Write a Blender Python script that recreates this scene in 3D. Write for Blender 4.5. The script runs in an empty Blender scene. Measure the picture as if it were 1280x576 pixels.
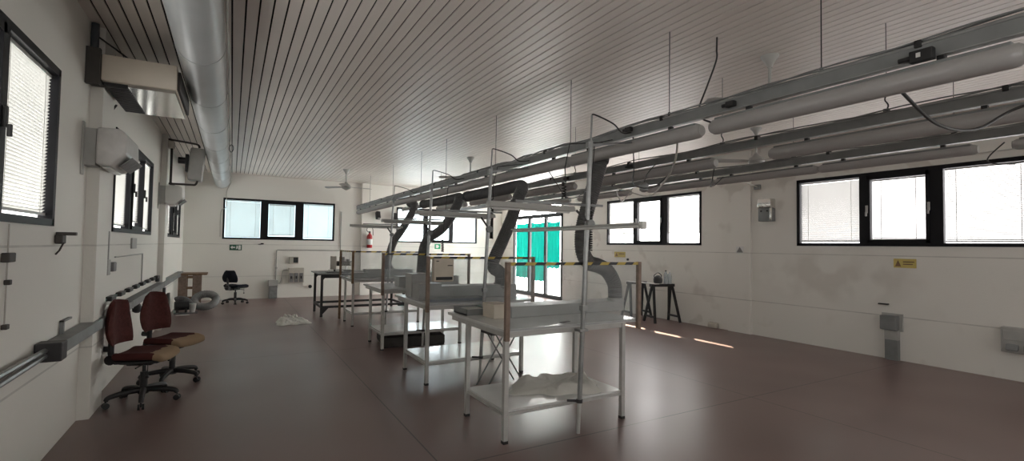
import bpy, bmesh, math, random
from mathutils import Vector, Matrix
random.seed(7)
S = bpy.context.scene
COL = S.collection
PI = math.pi
XL, XR, YB, YR, ZC = -1.15, 8.675, 15.77, -4.4, 3.55

# ------------------------------------------------------------------ materials
MATS = {}
def newmat(name):
    m = bpy.data.materials.new(name); m.use_nodes = True
    nt = m.node_tree
    b = nt.nodes['Principled BSDF']
    return m, nt, b
def mat(name, col, rough=0.5, metal=0.0, noise=0.0, nscale=8.0, spec=0.5, bump=0.0, bscale=60.0):
    if name in MATS: return MATS[name]
    m, nt, b = newmat(name)
    b.inputs['Base Color'].default_value = (*col, 1)
    b.inputs['Roughness'].default_value = rough
    b.inputs['Metallic'].default_value = metal
    b.inputs['Specular IOR Level'].default_value = spec
    tc = nt.nodes.new('ShaderNodeTexCoord')
    if noise > 0:
        n = nt.nodes.new('ShaderNodeTexNoise'); n.inputs['Scale'].default_value = nscale
        n.inputs['Detail'].default_value = 4
        nt.links.new(tc.outputs['Object'], n.inputs['Vector'])
        r = nt.nodes.new('ShaderNodeValToRGB')
        r.color_ramp.elements[0].position = 0.3; r.color_ramp.elements[1].position = 0.7
        r.color_ramp.elements[0].color = (*[c*(1-noise) for c in col], 1)
        r.color_ramp.elements[1].color = (*[min(1, c*(1+noise*0.5)) for c in col], 1)
        nt.links.new(n.outputs['Fac'], r.inputs['Fac'])
        nt.links.new(r.outputs['Color'], b.inputs['Base Color'])
    if bump > 0:
        n2 = nt.nodes.new('ShaderNodeTexNoise'); n2.inputs['Scale'].default_value = bscale
        nt.links.new(tc.outputs['Object'], n2.inputs['Vector'])
        bp = nt.nodes.new('ShaderNodeBump'); bp.inputs['Strength'].default_value = bump
        bp.inputs['Distance'].default_value = 0.01
        nt.links.new(n2.outputs['Fac'], bp.inputs['Height'])
        nt.links.new(bp.outputs['Normal'], b.inputs['Normal'])
    MATS[name] = m
    return m

def math_node(nt, op, a=None, b=None):
    n = nt.nodes.new('ShaderNodeMath'); n.operation = op
    for i, v in enumerate((a, b)):
        if v is None: continue
        if isinstance(v, (int, float)): n.inputs[i].default_value = v
        else: nt.links.new(v, n.inputs[i])
    return n.outputs[0]

def wall_material():
    m, nt, b = newmat('painted_concrete_wall')
    geo = nt.nodes.new('ShaderNodeNewGeometry')
    sep = nt.nodes.new('ShaderNodeSeparateXYZ'); nt.links.new(geo.outputs['Position'], sep.inputs[0])
    n = nt.nodes.new('ShaderNodeTexNoise'); n.inputs['Scale'].default_value = 0.7; n.inputs['Detail'].default_value = 1
    nt.links.new(geo.outputs['Position'], n.inputs['Vector'])
    r = nt.nodes.new('ShaderNodeValToRGB')
    r.color_ramp.elements[0].position = 0.1; r.color_ramp.elements[0].color = (0.77, 0.755, 0.705, 1)
    r.color_ramp.elements[1].position = 0.75; r.color_ramp.elements[1].color = (0.80, 0.785, 0.735, 1)
    nt.links.new(n.outputs['Fac'], r.inputs['Fac'])
    # horizontal panel joints
    wob = nt.nodes.new('ShaderNodeTexNoise'); wob.inputs['Scale'].default_value = 3.0
    nt.links.new(geo.outputs['Position'], wob.inputs['Vector'])
    z = sep.outputs['Z']
    fac = None
    for zz, w in ((0.645, 0.008), (1.555, 0.0075)):
        d = math_node(nt, 'ABSOLUTE', math_node(nt, 'SUBTRACT', z, zz))
        l = math_node(nt, 'LESS_THAN', d, w)
        fac = l if fac is None else math_node(nt, 'MAXIMUM', fac, l)
    fac = math_node(nt, 'MULTIPLY', fac, math_node(nt, 'MULTIPLY', wob.outputs['Fac'], 0.55))
    mix = nt.nodes.new('ShaderNodeMix'); mix.data_type = 'RGBA'
    nt.links.new(fac, mix.inputs['Factor']); nt.links.new(r.outputs['Color'], mix.inputs['A'])
    mix.inputs['B'].default_value = (0.16, 0.15, 0.14, 1)
    # grimy brown stains on the right wall below its near window
    vm = nt.nodes.new('ShaderNodeVectorMath'); vm.operation = 'DISTANCE'
    cmb = nt.nodes.new('ShaderNodeCombineXYZ')
    nt.links.new(math_node(nt, 'MULTIPLY', sep.outputs['Y'], 0.35), cmb.inputs[1])
    nt.links.new(sep.outputs['Z'], cmb.inputs[2]); nt.links.new(sep.outputs['X'], cmb.inputs[0])
    nt.links.new(cmb.outputs[0], vm.inputs[0]); vm.inputs[1].default_value = (XR, 4.35*0.35, 1.2)
    st = nt.nodes.new('ShaderNodeTexNoise'); st.inputs['Scale'].default_value = 2.2; st.inputs['Detail'].default_value = 2
    nt.links.new(geo.outputs['Position'], st.inputs['Vector'])
    blot = math_node(nt, 'MULTIPLY', math_node(nt, 'SUBTRACT', 0.55, vm.outputs['Value']), math_node(nt, 'SUBTRACT', st.outputs['Fac'], 0.42))
    blot = math_node(nt, 'MULTIPLY', math_node(nt, 'MAXIMUM', blot, 0.0), 4.0)
    cl = nt.nodes.new('ShaderNodeClamp'); nt.links.new(blot, cl.inputs[0]); cl.inputs[2].default_value = 0.24
    inwall = math_node(nt, 'GREATER_THAN', sep.outputs['X'], XR-0.1)
    mix2 = nt.nodes.new('ShaderNodeMix'); mix2.data_type = 'RGBA'
    nt.links.new(math_node(nt, 'MULTIPLY', cl.outputs[0], inwall), mix2.inputs['Factor'])
    nt.links.new(mix.outputs['Result'], mix2.inputs['A']); mix2.inputs['B'].default_value = (0.36, 0.31, 0.25, 1)
    nt.links.new(mix2.outputs['Result'], b.inputs['Base Color'])
    b.inputs['Roughness'].default_value = 0.62
    b.inputs['Specular IOR Level'].default_value = 0.3
    n2 = nt.nodes.new('ShaderNodeTexNoise'); n2.inputs['Scale'].default_value = 35
    nt.links.new(geo.outputs['Position'], n2.inputs['Vector'])
    bp = nt.nodes.new('ShaderNodeBump'); bp.inputs['Strength'].default_value = 0.15; bp.inputs['Distance'].default_value = 0.01
    nt.links.new(n2.outputs['Fac'], bp.inputs['Height']); nt.links.new(bp.outputs['Normal'], b.inputs['Normal'])
    return m

def floor_material():
    m, nt, b = newmat('polished_red_brown_floor')
    geo = nt.nodes.new('ShaderNodeNewGeometry')
    sep = nt.nodes.new('ShaderNodeSeparateXYZ'); nt.links.new(geo.outputs['Position'], sep.inputs[0])
    n = nt.nodes.new('ShaderNodeTexNoise'); n.inputs['Scale'].default_value = 0.7; n.inputs['Detail'].default_value = 1
    n.inputs['Roughness'].default_value = 0.5; n.inputs['Distortion'].default_value = 0.2
    nt.links.new(geo.outputs['Position'], n.inputs['Vector'])
    r = nt.nodes.new('ShaderNodeValToRGB')
    r.color_ramp.elements[0].position = 0.12; r.color_ramp.elements[0].color = (0.155, 0.103, 0.095, 1)
    r.color_ramp.elements[1].position = 0.88; r.color_ramp.elements[1].color = (0.215, 0.145, 0.135, 1)
    nt.links.new(n.outputs['Fac'], r.inputs['Fac'])
    # saw-cut joints on a grid
    def line(src, off, per, w):
        q = math_node(nt, 'SUBTRACT', src, off)
        q = math_node(nt, 'PINGPONG', q, per/2)
        return math_node(nt, 'LESS_THAN', q, w)
    l = math_node(nt, 'MAXIMUM', line(sep.outputs['Y'], 3.3, 4.4, 0.006), line(sep.outputs['X'], 1.37, 3.6, 0.006))
    mix = nt.nodes.new('ShaderNodeMix'); mix.data_type = 'RGBA'
    nt.links.new(math_node(nt, 'MULTIPLY', l, 0.8), mix.inputs['Factor'])
    nt.links.new(r.outputs['Color'], mix.inputs['A']); mix.inputs['B'].default_value = (0.02, 0.015, 0.014, 1)
    nt.links.new(mix.outputs['Result'], b.inputs['Base Color'])
    n3 = nt.nodes.new('ShaderNodeTexNoise'); n3.inputs['Scale'].default_value = 1.3; n3.inputs['Detail'].default_value = 0
    nt.links.new(geo.outputs['Position'], n3.inputs['Vector'])
    mr = nt.nodes.new('ShaderNodeMapRange'); mr.inputs['From Min'].default_value = 0.1; mr.inputs['From Max'].default_value = 0.9
    mr.inputs['To Min'].default_value = 0.30; mr.inputs['To Max'].default_value = 0.34
    nt.links.new(n3.outputs['Fac'], mr.inputs['Value']); nt.links.new(mr.outputs['Result'], b.inputs['Roughness'])
    b.inputs['Specular IOR Level'].default_value = 0.5
    return m

def emit_mat(name, col, strength, through=0.0):
    if name in MATS: return MATS[name]
    m = bpy.data.materials.new(name); m.use_nodes = True
    nt = m.node_tree; nt.nodes.clear()
    out = nt.nodes.new('ShaderNodeOutputMaterial')
    e = nt.nodes.new('ShaderNodeEmission'); e.inputs['Strength'].default_value = strength
    tc = nt.nodes.new('ShaderNodeTexCoord')
    n = nt.nodes.new('ShaderNodeTexNoise'); n.inputs['Scale'].default_value = 2.0
    nt.links.new(tc.outputs['Object'], n.inputs['Vector'])
    r = nt.nodes.new('ShaderNodeValToRGB')
    r.color_ramp.elements[0].position = 0.3; r.color_ramp.elements[0].color = (*[c*0.86 for c in col], 1)
    r.color_ramp.elements[1].position = 0.6; r.color_ramp.elements[1].color = (*col, 1)
    nt.links.new(n.outputs['Fac'], r.inputs['Fac']); nt.links.new(r.outputs['Color'], e.inputs['Color'])
    if through > 0:
        t = nt.nodes.new('ShaderNodeBsdfTransparent'); t.inputs['Color'].default_value = (through,)*3+(1,)
        a = nt.nodes.new('ShaderNodeAddShader')
        nt.links.new(e.outputs[0], a.inputs[0]); nt.links.new(t.outputs[0], a.inputs[1])
        nt.links.new(a.outputs[0], out.inputs['Surface'])
    else:
        nt.links.new(e.outputs[0], out.inputs['Surface'])
    MATS[name] = m
    return m

def translucent_mat(name, col, trans=0.5, rough=0.6, nscale=0.0):
    if name in MATS: return MATS[name]
    m = bpy.data.materials.new(name); m.use_nodes = True
    nt = m.node_tree; nt.nodes.clear()
    out = nt.nodes.new('ShaderNodeOutputMaterial')
    d = nt.nodes.new('ShaderNodeBsdfDiffuse'); d.inputs['Color'].default_value = (*col, 1)
    t = nt.nodes.new('ShaderNodeBsdfTranslucent'); t.inputs['Color'].default_value = (*col, 1)
    g = nt.nodes.new('ShaderNodeBsdfGlossy'); g.inputs['Roughness'].default_value = rough; g.inputs['Color'].default_value = (0.9,0.9,0.9,1)
    mx = nt.nodes.new('ShaderNodeMixShader'); mx.inputs[0].default_value = trans
    mg = nt.nodes.new('ShaderNodeMixShader'); mg.inputs[0].default_value = 0.04
    nt.links.new(d.outputs[0], mx.inputs[1]); nt.links.new(t.outputs[0], mx.inputs[2])
    nt.links.new(mx.outputs[0], mg.inputs[1]); nt.links.new(g.outputs[0], mg.inputs[2])
    nt.links.new(mg.outputs[0], out.inputs['Surface'])
    MATS[name] = m
    return m

def screen_glass():
    m = bpy.data.materials.new('dusty_clear_sheet'); m.use_nodes = True
    nt = m.node_tree; nt.nodes.clear()
    out = nt.nodes.new('ShaderNodeOutputMaterial')
    t = nt.nodes.new('ShaderNodeBsdfTransparent'); t.inputs['Color'].default_value = (0.93, 0.94, 0.94, 1)
    d = nt.nodes.new('ShaderNodeBsdfDiffuse'); d.inputs['Color'].default_value = (0.62, 0.66, 0.68, 1)
    g = nt.nodes.new('ShaderNodeBsdfGlossy'); g.inputs['Roughness'].default_value = 0.06
    tc = nt.nodes.new('ShaderNodeTexCoord')
    n = nt.nodes.new('ShaderNodeTexNoise'); n.inputs['Scale'].default_value = 3.5; n.inputs['Detail'].default_value = 5
    nt.links.new(tc.outputs['Object'], n.inputs['Vector'])
    mr = nt.nodes.new('ShaderNodeMapRange'); mr.inputs['From Min'].default_value = 0.35; mr.inputs['From Max'].default_value = 0.7
    mr.inputs['To Min'].default_value = 0.07; mr.inputs['To Max'].default_value = 0.17
    nt.links.new(n.outputs['Fac'], mr.inputs['Value'])
    m1 = nt.nodes.new('ShaderNodeMixShader'); nt.links.new(mr.outputs['Result'], m1.inputs[0])
    nt.links.new(t.outputs[0], m1.inputs[1]); nt.links.new(d.outputs[0], m1.inputs[2])
    f = nt.nodes.new('ShaderNodeLayerWeight'); f.inputs['Blend'].default_value = 0.5
    fr = math_node(nt, 'ADD', math_node(nt, 'MULTIPLY', math_node(nt, 'POWER', f.outputs['Facing'], 4.0), 0.25), 0.03)
    m2 = nt.nodes.new('ShaderNodeMixShader'); nt.links.new(fr, m2.inputs[0])
    nt.links.new(m1.outputs[0], m2.inputs[1]); nt.links.new(g.outputs[0], m2.inputs[2])
    nt.links.new(m2.outputs[0], out.inputs['Surface'])
    return m

def clear_plastic(name, col):
    m = bpy.data.materials.new(name); m.use_nodes = True
    nt = m.node_tree; nt.nodes.clear()
    out = nt.nodes.new('ShaderNodeOutputMaterial')
    t = nt.nodes.new('ShaderNodeBsdfTransparent'); t.inputs['Color'].default_value = (*col, 1)
    d = nt.nodes.new('ShaderNodeBsdfPrincipled'); d.inputs['Base Color'].default_value = (*col, 1); d.inputs['Roughness'].default_value = 0.15
    tc = nt.nodes.new('ShaderNodeTexCoord'); n = nt.nodes.new('ShaderNodeTexNoise'); n.inputs['Scale'].default_value = 9
    nt.links.new(tc.outputs['Object'], n.inputs['Vector'])
    mr = nt.nodes.new('ShaderNodeMapRange'); mr.inputs['To Min'].default_value = 0.35; mr.inputs['To Max'].default_value = 0.6
    nt.links.new(n.outputs['Fac'], mr.inputs['Value'])
    m1 = nt.nodes.new('ShaderNodeMixShader'); nt.links.new(mr.outputs['Result'], m1.inputs[0])
    nt.links.new(t.outputs[0], m1.inputs[1]); nt.links.new(d.outputs[0], m1.inputs[2])
    nt.links.new(m1.outputs[0], out.inputs['Surface'])
    return m

def hazard_mat():
    m, nt, b = newmat('black_and_yellow_hazard_tape')
    tc = nt.nodes.new('ShaderNodeTexCoord'); sep = nt.nodes.new('ShaderNodeSeparateXYZ')
    nt.links.new(tc.outputs['Object'], sep.inputs[0])
    s = math_node(nt, 'ADD', math_node(nt, 'ADD', sep.outputs['X'], sep.outputs['Y']), math_node(nt, 'MULTIPLY', sep.outputs['Z'], -1.0))
    f = math_node(nt, 'FRACT', math_node(nt, 'MULTIPLY', s, 1/0.2))
    g = math_node(nt, 'GREATER_THAN', f, 0.5)
    mix = nt.nodes.new('ShaderNodeMix'); mix.data_type = 'RGBA'
    nt.links.new(g, mix.inputs['Factor'])
    mix.inputs['A'].default_value = (0.012, 0.012, 0.012, 1); mix.inputs['B'].default_value = (0.46, 0.33, 0.05, 1)
    nt.links.new(mix.outputs['Result'], b.inputs['Base Color']); b.inputs['Roughness'].default_value = 0.4
    return m

def worn_red():
    m, nt, b = newmat('worn_red_fabric')
    tc = nt.nodes.new('ShaderNodeTexCoord'); sep = nt.nodes.new('ShaderNodeSeparateXYZ')
    nt.links.new(tc.outputs['Object'], sep.inputs[0])
    n = nt.nodes.new('ShaderNodeTexNoise'); n.inputs['Scale'].default_value = 7; n.inputs['Detail'].default_value = 3
    nt.links.new(tc.outputs['Object'], n.inputs['Vector'])
    # foam shows through where the front edge of the seat has worn away
    f = math_node(nt, 'ADD', math_node(nt, 'MULTIPLY', sep.outputs['Y'], 3.0), math_node(nt, 'SUBTRACT', n.outputs['Fac'], 0.5))
    g = math_node(nt, 'GREATER_THAN', f, 0.33)
    mix = nt.nodes.new('ShaderNodeMix'); mix.data_type = 'RGBA'
    nt.links.new(g, mix.inputs['Factor'])
    mix.inputs['A'].default_value = (0.07, 0.02, 0.018, 1); mix.inputs['B'].default_value = (0.30, 0.21, 0.13, 1)
    nt.links.new(mix.outputs['Result'], b.inputs['Base Color']); b.inputs['Roughness'].default_value = 0.9
    b.inputs['Specular IOR Level'].default_value = 0.2
    return m

WALL = wall_material(); FLOOR = floor_material(); GLASS = screen_glass(); HAZ = hazard_mat(); WORN = worn_red()
CEIL = mat('cream_metal_ceiling_planks', (0.80, 0.74, 0.685), 0.42, 0.0, 0.06, 1.2, 0.5)
VOID = mat('dark_void', (0.02, 0.018, 0.016), 0.9)
BLACK = mat('black_window_frame', (0.010, 0.010, 0.012), 0.5, 0, 0.2, 8, 0.2)
BPLAST = mat('black_plastic', (0.015, 0.015, 0.016), 0.45, 0, 0.2)
GSTEEL = mat('galvanised_steel', (0.36, 0.37, 0.37), 0.38, 0.75, 0.18, 14)
GTRUNK = mat('grey_trunking', (0.24, 0.25, 0.25), 0.5, 0.3, 0.15, 6)
DUCTM = mat('grey_duct_skin', (0.42, 0.435, 0.435), 0.33, 0.1, 0.1, 2.5)
FIXM = translucent_mat('frosted_grey_lamp_cover', (0.50, 0.49, 0.48), 0.25, 0.15)
WHITE = mat('white_paint', (0.66, 0.66, 0.63), 0.4, 0, 0.06, 5)
WLAM = mat('white_laminate', (0.66, 0.67, 0.66), 0.16, 0, 0.08, 4)
LEGM = mat('grey_white_painted_steel', (0.50, 0.50, 0.48), 0.38, 0.1, 0.1, 9)
CREAM = mat('cream_enamel', (0.72, 0.65, 0.55), 0.4, 0, 0.06, 4)
SHINY = mat('bright_steel', (0.72, 0.71, 0.68), 0.14, 1.0, 0.06, 5)
DGREY = mat('dark_grey_metal', (0.05, 0.05, 0.052), 0.5, 0.3, 0.2)
DSHAD = mat('dark_brown_steel', (0.06, 0.055, 0.05), 0.6, 0.2, 0.2)
HOSE = mat('dark_grey_flexible_hose', (0.125, 0.125, 0.125), 0.55, 0.15, 0.2, 20)
HOSE2 = mat('pale_grey_hose', (0.22, 0.22, 0.22), 0.6, 0, 0.2, 12)
PLEN = mat('grey_sheet_metal', (0.40, 0.40, 0.39), 0.42, 0.25, 0.1, 4)
WOOD = mat('pale_brown_wood_post', (0.24, 0.175, 0.135), 0.6, 0, 0.25, 20)
DWOOD = mat('brown_wood', (0.20, 0.12, 0.065), 0.6, 0, 0.3, 15)
CARD = mat('cream_cardboard', (0.62, 0.56, 0.47), 0.8, 0, 0.1, 6)
PVC = mat('grey_pvc', (0.42, 0.42, 0.40), 0.5, 0, 0.08)
BROWNP = mat('beige_plastic', (0.50, 0.47, 0.41), 0.5, 0, 0.08)
RED = mat('red_enamel', (0.42, 0.015, 0.02), 0.3, 0, 0.1)
REDF = mat('dark_red_fabric', (0.075, 0.021, 0.018), 0.9, 0, 0.25, 30, 0.2)
NAVY = mat('black_blue_fabric', (0.010, 0.011, 0.018), 0.85, 0, 0.2, 20, 0.2)
YELL = mat('yellow_sign', (0.58, 0.46, 0.14), 0.5, 0, 0.08)
GREEN = mat('green_sign', (0.0, 0.32, 0.14), 0.4, 0, 0.06)
DGREEN = mat('dark_green_sign', (0.02, 0.10, 0.06), 0.4, 0, 0.06)
PAPER = mat('white_paper', (0.72, 0.72, 0.70), 0.8, 0, 0.05)
SHEET = translucent_mat('crumpled_white_plastic', (0.85, 0.84, 0.79), 0.3, 0.3)
BLINDM = translucent_mat('white_blind_slats', (0.82, 0.82, 0.80), 0.55, 0.4)
TEAL = translucent_mat('turquoise_curtain_cloth', (0.01, 0.62, 0.56), 0.2, 0.6)
CABLE = mat('dark_cable', (0.03, 0.03, 0.03), 0.5, 0, 0.1)
WCABLE = mat('pale_cable', (0.45, 0.43, 0.39), 0.5, 0, 0.1)
CHROME = mat('chrome', (0.6, 0.6, 0.6), 0.15, 1.0, 0.05)
WRAP = mat('plastic_wrapped_white', (0.60, 0.59, 0.57), 0.3, 0, 0.1, 14, 0.5, 0.5, 14)
CASEM = mat('dark_grey_mat_foam', (0.06, 0.055, 0.05), 0.8, 0, 0.3, 9)
BOTTLE = clear_plastic('clear_bottle_plastic', (0.75, 0.80, 0.82))

# ------------------------------------------------------------------ mesh builder
class MB:
    def __init__(self): self.bm = bmesh.new()
    def box(self, c, d, rot=None, bev=0.0, seg=2):
        r = bmesh.ops.create_cube(self.bm, size=1.0)
        vs = r['verts']
        bmesh.ops.scale(self.bm, vec=Vector(d), verts=vs)
        if bev > 0:
            es = list({e for v in vs for e in v.link_edges})
            q = bmesh.ops.bevel(self.bm, geom=es, offset=min(bev, min(d)*0.49), segments=seg, profile=0.5, affect='EDGES')
            vs = list({v for f in q['faces'] for v in f.verts} | {v for v in vs if v.is_valid})
            # gather the whole island
            seen = set(vs); st = list(vs)
            while st:
                v = st.pop()
                for e in v.link_edges:
                    o = e.other_vert(v)
                    if o not in seen: seen.add(o); st.append(o)
            vs = list(seen)
        if rot is not None: bmesh.ops.rotate(self.bm, cent=(0, 0, 0), matrix=rot, verts=vs)
        bmesh.ops.translate(self.bm, vec=Vector(c), verts=vs)
        return self
    def b(self, x0, x1, y0, y1, z0, z1, bev=0.0, seg=2):
        return self.box(((x0+x1)/2, (y0+y1)/2, (z0+z1)/2), (abs(x1-x0), abs(y1-y0), abs(z1-z0)), None, bev, seg)
    def cyl(self, a, b_, r, r2=None, n=14):
        a = Vector(a); b_ = Vector(b_); d = b_-a
        res = bmesh.ops.create_cone(self.bm, cap_ends=True, segments=n, radius1=r, radius2=r if r2 is None else r2, depth=d.length)
        q = Vector((0, 0, 1)).rotation_difference(d.normalized())
        bmesh.ops.rotate(self.bm, cent=(0, 0, 0), matrix=q.to_matrix(), verts=res['verts'])
        bmesh.ops.translate(self.bm, vec=(a+b_)/2, verts=res['verts'])
        return self
    def beam(self, a, b_, w, h, bev=0.0):
        a = Vector(a); b_ = Vector(b_); d = b_-a
        x = d.normalized(); up = Vector((0, 0, 1)) if abs(x.z) < 0.95 else Vector((0, 1, 0))
        y = up.cross(x).normalized(); z = x.cross(y)
        R = Matrix((x, y, z)).transposed()
        return self.box((a+b_)/2, (d.length, w, h), R, bev)
    def tube(self, pts, r, n=10, closed_caps=True, rfun=None):
        pts = [Vector(p) for p in pts]
        rings = []
        t0 = (pts[1]-pts[0]).normalized()
        up = Vector((0, 0, 1)) if abs(t0.z) < 0.9 else Vector((1, 0, 0))
        nrm = (up - t0*up.dot(t0)).normalized()
        for i, p in enumerate(pts):
            if i == 0: t = t0
            elif i == len(pts)-1: t = (pts[-1]-pts[-2]).normalized()
            else: t = (pts[i+1]-pts[i-1]).normalized()
            nrm = (nrm - t*nrm.dot(t))
            nrm = nrm.normalized() if nrm.length > 1e-6 else t.orthogonal().normalized()
            bi = t.cross(nrm)
            rr = r if rfun is None else rfun(i, len(pts))
            rings.append([self.bm.verts.new(p + (nrm*math.cos(2*PI*k/n)+bi*math.sin(2*PI*k/n))*rr) for k in range(n)])
        for i in range(len(rings)-1):
            for k in range(n):
                self.bm.faces.new((rings[i][k], rings[i][(k+1) % n], rings[i+1][(k+1) % n], rings[i+1][k]))
        if closed_caps:
            self.bm.faces.new(list(reversed(rings[0]))); self.bm.faces.new(rings[-1])
        return self
    def lathe(self, prof, c=(0, 0, 0), n=20, mtx=None):
        rings = []
        for (r, z) in prof:
            ring = []
            for k in range(n):
                v = Vector((max(r, 1e-4)*math.cos(2*PI*k/n), max(r, 1e-4)*math.sin(2*PI*k/n), z))
                if mtx is not None: v = mtx @ v
                ring.append(self.bm.verts.new(v+Vector(c)))
            rings.append(ring)
        for i in range(len(rings)-1):
            for k in range(n):
                self.bm.faces.new((rings[i][k], rings[i][(k+1) % n], rings[i+1][(k+1) % n], rings[i+1][k]))
        self.bm.faces.new(list(reversed(rings[0]))); self.bm.faces.new(rings[-1])
        return self
    def prism(self, poly, axis, a0, a1):
        """extrude a closed polygon; axis 'x': poly in (y,z); 'y': (x,z); 'z': (x,y)"""
        def P(u, v, a): return {'x': (a, u, v), 'y': (u, a, v), 'z': (u, v, a)}[axis]
        A = [self.bm.verts.new(P(u, v, a0)) for u, v in poly]; B = [self.bm.verts.new(P(u, v, a1)) for u, v in poly]
        n = len(poly)
        self.bm.faces.new(A); self.bm.faces.new(list(reversed(B)))
        for i in range(n): self.bm.faces.new((A[i], B[i], B[(i+1) % n], A[(i+1) % n]))
        return self
    def build(self, name, m, parent=None, smooth=False, loc=None, kind=None, local=None):
        """geometry is given in world coordinates unless the parent sits elsewhere: then it is taken relative to `local`."""
        bmesh.ops.recalc_face_normals(self.bm, faces=self.bm.faces[:])
        me = bpy.data.meshes.new(name)
        if local is not None: bmesh.ops.translate(self.bm, vec=-Vector(local), verts=self.bm.verts[:])
        self.bm.to_mesh(me); self.bm.free()
        if smooth:
            for p in me.polygons: p.use_smooth = True
            me.set_sharp_from_angle(angle=math.radians(42))
        me.materials.append(m)
        o = bpy.data.objects.new(name, me); COL.objects.link(o)
        if loc is not None: o.location = loc
        if parent is not None: o.parent = parent
        if kind: o['kind'] = kind
        return o

def tag(o, label, cat, group=None):
    o['label'] = label; o['category'] = cat
    if group: o['group'] = group
    return o
def empty(name, loc, label, cat, group=None, rz=0.0):
    o = bpy.data.objects.new(name, None); COL.objects.link(o)
    o.location = loc; o.rotation_euler = (0, 0, rz); o.empty_display_size = 0.1
    return tag(o, label, cat, group)
class Thing:
    """an Empty at `loc`; parts are modelled in world coordinates and stored relative to it"""
    def __init__(self, name, loc, label, cat, group=None):
        self.o = empty(name, loc, label, cat, group); self.loc = loc
    def part(self, name, mb, m, smooth=False, parent=None, label=None, kind=None):
        p = mb.build(name, m, None, smooth, local=self.loc)
        p.parent = parent if parent is not None else self.o
        if label: p['label'] = label
        if kind: p['kind'] = kind
        return p
def struct(name, mb, m, parent=None, smooth=False):
    o = mb.build(name, m, parent, smooth)
    o['kind'] = 'structure'
    return o
def copy_tree(o, parent=None):
    c = o.copy(); COL.objects.link(c)
    if parent is not None: c.parent = parent
    for ch in list(o.children): copy_tree(ch, c)
    return c
def smooth_path(pts, sub=8):
    """Catmull-Rom through the points"""
    P = [Vector(p) for p in pts]; out = []
    for i in range(len(P)-1):
        p0 = P[max(i-1, 0)]; p1 = P[i]; p2 = P[i+1]; p3 = P[min(i+2, len(P)-1)]
        for k in range(sub):
            t = k/sub
            out.append(0.5*((2*p1)+(p2-p0)*t+(2*p0-5*p1+4*p2-p3)*t*t+(3*p1-p0-3*p2+p3)*t**3))
    out.append(P[-1]); return out
def resample(pts, step):
    P = [Vector(p) for p in pts]; out = [P[0]]; acc = 0
    for i in range(len(P)-1):
        seg = (P[i+1]-P[i]); L = seg.length; pos = 0
        while acc + (L-pos) >= step:
            pos += step-acc; acc = 0; out.append(P[i]+seg*(pos/L))
        acc += L-pos
    out.append(P[-1]); return out
def ribbed(mb, pts, r, rib=0.0045, step=0.011, n=14):
    q = resample(smooth_path(pts, 10), step)
    return mb.tube(q, r, n, rfun=lambda i, N: r+(rib if i % 2 else -rib))

# ------------------------------------------------------------------ setting
def wall_with_holes(axis, pos, thick, a0, a1, z0, z1, holes, name):
    """a slab with rectangular openings; axis 'x': wall at x=pos running along y."""
    mb = MB()
    def put(u0, u1, w0, w1):
        if u1-u0 < 1e-4 or w1-w0 < 1e-4: return
        lo, hi = min(pos, pos+thick), max(pos, pos+thick)
        if axis == 'x': mb.b(lo, hi, u0, u1, w0, w1)
        else: mb.b(u0, u1, lo, hi, w0, w1)
    cur = a0
    for (h0, h1, hz0, hz1) in sorted(holes):
        put(cur, h0, z0, z1)
        put(h0, h1, z0, hz0); put(h0, h1, hz1, z1)
        cur = h1
    put(cur, a1, z0, z1)
    return struct(name, mb, WALL)

ZT, ZB = 2.86, 1.70
LW = [(-3.14, -0.20), (1.88, 4.78), (6.80, 9.72), (11.75, 14.70)]
RW = [(-3.14, -0.16), (1.88, 4.88), (6.90, 9.90)]
DOOR = (11.90, 14.85)
BWN = [(-0.24, 2.745), (4.70, 7.66)]
RWN = [(-0.24, 2.745), (4.70, 7.66)]  # unseen openings for the added rear windows
TH = 0.28
struct('floor', MB().b(XL-0.3, XR+0.3, YR-0.3, YB+0.3, -0.2, 0.0), FLOOR)
wall_with_holes('x', XL, -TH, YR-0.3, YB+TH, 0, 3.75, [(a, b, ZB, ZT) for a, b in LW], 'wall_left')
wall_with_holes('x', XR, TH, YR-0.3, YB+TH, 0, 3.75, [(a, b, ZB, ZT) for a, b in RW]+[(DOOR[0], DOOR[1], 0.0, 3.10)], 'wall_right')
wall_with_holes('y', YB, TH, XL, XR, 0, 3.75, [(a, b, ZB, ZT) for a, b in BWN], 'wall_back')
wall_with_holes('y', YR, -TH, XL, XR, 0, 3.75, [(a, b, ZB, ZT) for a, b in RWN], 'wall_rear')
mb = MB()
x = XL
while x < XR-0.01:
    x1 = min(x+0.086, XR)
    mb.b(x, x1, YR, YB, ZC, ZC+0.012)
    x += 0.1
ceil = struct('ceiling', mb, CEIL)
struct('ceiling_backing', MB().b(XL, XR, YR, YB, ZC+0.03, ZC+0.06), VOID, None)
n = 1
for (xa, xb, ya, yb) in ((XL, -1.06, 5.68, 6.15), (XL, -1.06, 10.72, 11.2), (XL, -1.06, 0.6, 1.07),
                         (8.625, XR, 5.74, 6.22), (8.625, XR, 10.74, 11.22), (8.625, XR, 0.7, 1.18)):
    struct('trim_%d' % n, MB().b(xa, xb, ya, yb, 0, ZC), WALL); n += 1
struct('trim_7', MB().b(3.55, 3.80, YB-0.10, YB, 0, ZC), WALL)

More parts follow.
